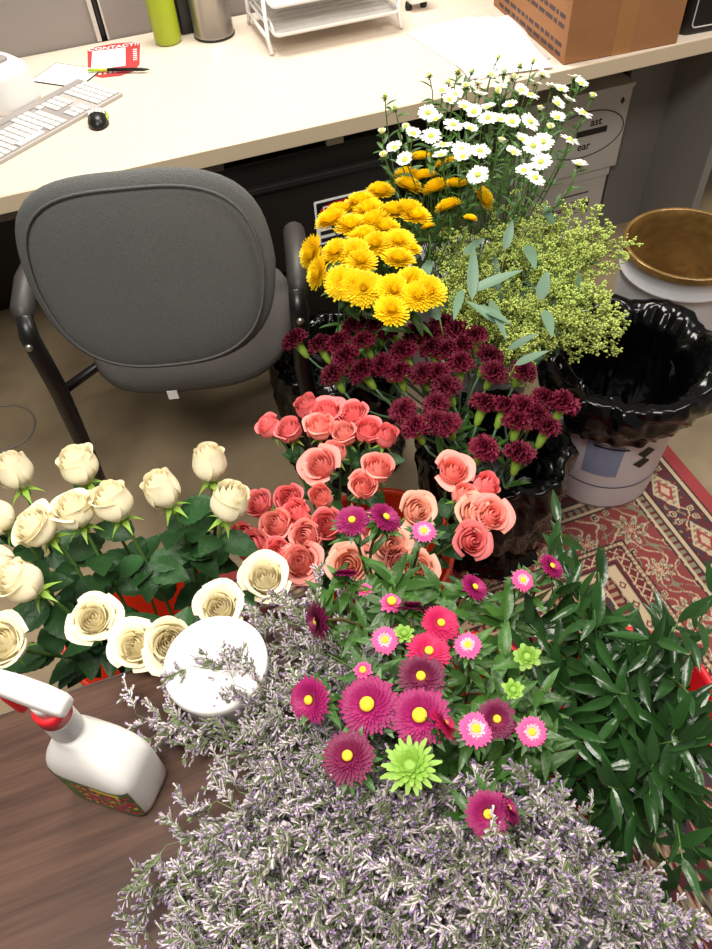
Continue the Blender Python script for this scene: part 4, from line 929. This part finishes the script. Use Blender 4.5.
for i, (px, py) in enumerate(ET):
    tip = headpos(px, py, lambda x, y: .70 - .6 * ((x - .75) ** 2 + (y - 1.15) ** 2)); c = Vector((.735, 1.265, .48)); hz_ = tip - c; hz_.z = 0; base = c + hz_ * .45; base.z = tip.z - .17
    spray('eucalyptus_sprig', 'yellow-green seeded eucalyptus sprig, %s' % rk[i], 'foliage', 'seeded eucalyptus sprigs', tip, base, (.735, 1.265), 0, EU[i % 5], .20, ('twigs', 'seed_clusters', 'leaves'), M['seed_stem'], r3, scl=1.0)
# the big sickle leaves seen between the seeds
EL = [((470, 292), (518, 268), .022), ((472, 300), (474, 245), .018), ((505, 250), (512, 220), .016), ((475, 305), (508, 318), .016), ((500, 325), (470, 300), .015), ((540, 300), (547, 272), .02), ((508, 350), (535, 333), .015), ((545, 310), (552, 330), .017), ((515, 365), (545, 350), .016), ((430, 260), (420, 285), .018), ((440, 320), (425, 300), .02), ((463, 255), (482, 238), .02), ((462, 290), (455, 312), .014), ((527, 245), (535, 262), .02), ((490, 300), (505, 330), .014), ((553, 225), (545, 205), .015)]
rk = ranks([b_ for a, b_, c in EL], 6, 'the long eucalyptus leaves')
for i, (a, b_, w_) in enumerate(EL):
    z1 = .76; pa, pb = P(*a, z1 - .03), P(*b_, z1); L = (pb - pa).length; foot = Vector((.735, 1.265, .02)); t = thing('eucalyptus_leaf_stem', 'grey-green sickle eucalyptus leaf, %s' % rk[i], 'foliage', foot, 0, 'long eucalyptus leaves')
    me = leafmb(L * 1.1, w_ * .62, .1, .15, 4, 10, 0, .95).mesh('leaf', M['euc']); y_ = (pb - pa).normalized(); x_ = y_.cross(ez).normalized(); z_ = x_.cross(y_)
    A = Matrix((x_, y_, z_)).transposed().to_4x4(); ob('leaf', me, t, mtx=tr(*(pa - foot)) @ A)
    b = MB(); b.tube(bez(Vector((0, 0, 0)), Vector((0, 0, .3)), pa - foot - Vector((0, 0, .1)), pa - foot, 6), .0014, 5); ob('stem', b.mesh('stem', M['seed_stem']), t)
# ---- statice
def lim_spray(seed):
    r2 = random.Random(seed); st = MB(); fl = MB(); vi = MB(); gr = MB(); L = .26
    main = [Vector((.012 * math.sin(k * .7 + seed), .012 * math.cos(k * .6 + seed), L * k / 9)) for k in range(10)]; st.tube(main, [.0016 - .001 * k / 9 for k in range(10)], 5)
    def floret(p, d):
        x_ = d.orthogonal().normalized(); y_ = d.cross(x_); l = r2.uniform(.007, .012); w_ = r2.uniform(.0015, .0027); n = len(fl.v)
        tp = p + d * l
        for k in range(3): a = k * 2.094; fl.v.append(tuple(p + (x_ * math.cos(a) + y_ * math.sin(a)) * .0006)); fl.v.append(tuple(tp + (x_ * math.cos(a) + y_ * math.sin(a)) * w_))
        for k in range(3): a0, a1 = n + 2 * k, n + 2 * ((k + 1) % 3); fl.f.append((a0, a1, a1 + 1, a0 + 1)); fl.mi.append(0)
        if r2.random() < .3:
            n = len(vi.v); r_ = .003; c = tp + d * .0008
            for q in (x_, -x_ * .5 + y_ * .87, -x_ * .5 - y_ * .87, d * .8): vi.v.append(tuple(c + q * r_))
            for f in ((0, 1, 3), (1, 2, 3), (2, 0, 3), (0, 2, 1)): vi.f.append(tuple(n + i for i in f)); vi.mi.append(0)
        if r2.random() < .9:
            q = p - d * .001; strip(gr, q, (d + x_ * .6).normalized(), y_, .010, .002, 0, ez, 2, [.6, 1, .2])
    for k in range(14):
        s = .2 + .8 * k / 13; p = main[int(s * 9)]; a = k * 2.4 + r2.uniform(-.4, .4); d = Vector((math.cos(a) * .85, math.sin(a) * .85, .7)).normalized(); l = r2.uniform(.035, .075) * (1.15 - .5 * s)
        q = [p + d * l * m / 4 + Vector((0, 0, .006 * m * m / 16)) for m in range(5)]; st.tube(q, .0007, 3)
        side = d.orthogonal().normalized()
        for m in range(13):
            u = .25 + .75 * m / 12; i = u * 4; j = int(min(i, 3)); c = q[j].lerp(q[j + 1], i - j); dd = (d * .5 + side * (1 if m % 2 else -1) * .7 + ez * .4 + Vector((r2.uniform(-.4, .4), r2.uniform(-.4, .4), r2.uniform(-.4, .4)))).normalized()
            if m % 3 == 0:
                e = c + dd * r2.uniform(.008, .018); st.tube([c, e], .0005, 3, False)
                for w_ in range(4): floret(c.lerp(e, .3 + .7 * w_ / 3), (dd + Vector((r2.uniform(-.9, .9), r2.uniform(-.9, .9), r2.uniform(-.5, .9)))).normalized())
            floret(c, dd)
    return st.mesh('twigs', M['limstem']), fl.mesh('calyces', M['lim']), vi.mesh('violet_florets', M['limp']), gr.mesh('bracts', M['limg'])
LM = [lim_spray(s) for s in range(6)]
LT = []
r4 = random.Random(33)
def addl(pts, z_): LT.extend((a, b_, z_) for a, b_ in pts)
addl([(135, 712), (160, 732), (200, 742), (268, 645), (268, 606), (285, 640), (300, 665), (268, 690), (250, 722), (330, 650), (345, 690), (285, 725), (262, 765), (318, 700), (295, 600), (318, 590), (325, 735), (290, 770), (240, 790)], .80)
addl([(196, 660), (232, 690)], .83)
yy_ = 800
while yy_ < 985:
    xl = 215 - (yy_ - 800) * .75 if yy_ < 870 else 158; xr = 560 if yy_ < 900 else 590; x = xl
    while x < xr: LT.append((x + r4.uniform(-11, 11), yy_ + r4.uniform(-9, 9), .83)); x += 36
    yy_ += 27
addl([(330, 790), (370, 790), (400, 800), (440, 800), (480, 790), (530, 830), (555, 850), (300, 800), (345, 770), (500, 840), (590, 880), (610, 905), (640, 910), (670, 925), (700, 935), (655, 945), (620, 945), (690, 955)], .80)
rk = ranks([(a, b_) for a, b_, c in LT], 11.5 if len(LT) < 96 else len(LT) / 8, 'the statice mass') if len(LT) / 8 <= 12 else None
if rk is None:
    rk = {}; nrow = 14; idx = sorted(range(len(LT)), key=lambda i: LT[i][1])
    RN = ['top'] + ORD[1:12] + ['last but one', 'bottom']
    for k in range(nrow):
        row = sorted(idx[len(idx) * k // nrow:len(idx) * (k + 1) // nrow], key=lambda i: LT[i][0])
        for j, i in enumerate(row): rk[i] = '%s, %s row of the statice' % ('leftmost' if j == 0 else 'rightmost' if j == len(row) - 1 else ORD[j] + ' from the left', RN[k])
for i, (px, py, z_) in enumerate(LT):
    tip = P(px, py, z_ + r4.uniform(-.06, .045)); bc = (.26, .155)
    c = Vector((bc[0], bc[1], .70)); q = tip - c; q.z = 0; Lq = q.length
    base = c + q * max(.0, 1 - .17 / max(Lq, .17)) if Lq > .17 else c + q * .15; base.z = tip.z - (.12 if Lq > .2 else .2)
    if base.z < .775 and base.x < .14 and base.y < .52: base.z = .775
    if (tip - base).length < .18: base = tip - (tip - base).normalized() * .18
    if base.x < .14 and base.z < .775: base.z = .775
    spray('statice_sprig', 'lavender-grey statice sprig, %s' % rk[i], 'statice', 'statice sprigs in the foreground', tip, base, bc, Z0, LM[i % 6], .26, ('twigs', 'calyces', 'violet_florets', 'bracts'), M['limstem'], r4, scl=.8, sr=.0014)
# ------------------------------------------------------------------ light
w = bpy.data.worlds.new('w'); SC.world = w; w.use_nodes = True; w.node_tree.nodes['Background'].inputs[0].default_value = (1, .95, .9, 1); w.node_tree.nodes['Background'].inputs[1].default_value = .16
def area(x, y, z_, sx, sy, e, tgt=None, col=(1, .94, .86)):
    l = bpy.data.lights.new('ceiling_lamp', 'AREA'); l.shape = 'RECTANGLE'; l.size = sx; l.size_y = sy; l.energy = e; l.color = col
    o = bpy.data.objects.new('ceiling_lamp', l); COL.objects.link(o); o.location = (x, y, z_)
    if tgt: o.rotation_euler = (Vector(tgt) - Vector((x, y, z_))).to_track_quat('-Z', 'Y').to_euler()
area(.45, 2.35, 2.75, 1.2, .6, 54)
area(-.35, .1, 2.6, 1.2, .6, 44)
area(1.9, 1.0, 2.75, 1.2, .6, 34)
SC.view_settings.view_transform = 'Standard'; SC.view_settings.look = 'None'; SC.view_settings.gamma = 1; SC.view_settings.use_curve_mapping = False
SC.view_settings.exposure = .35
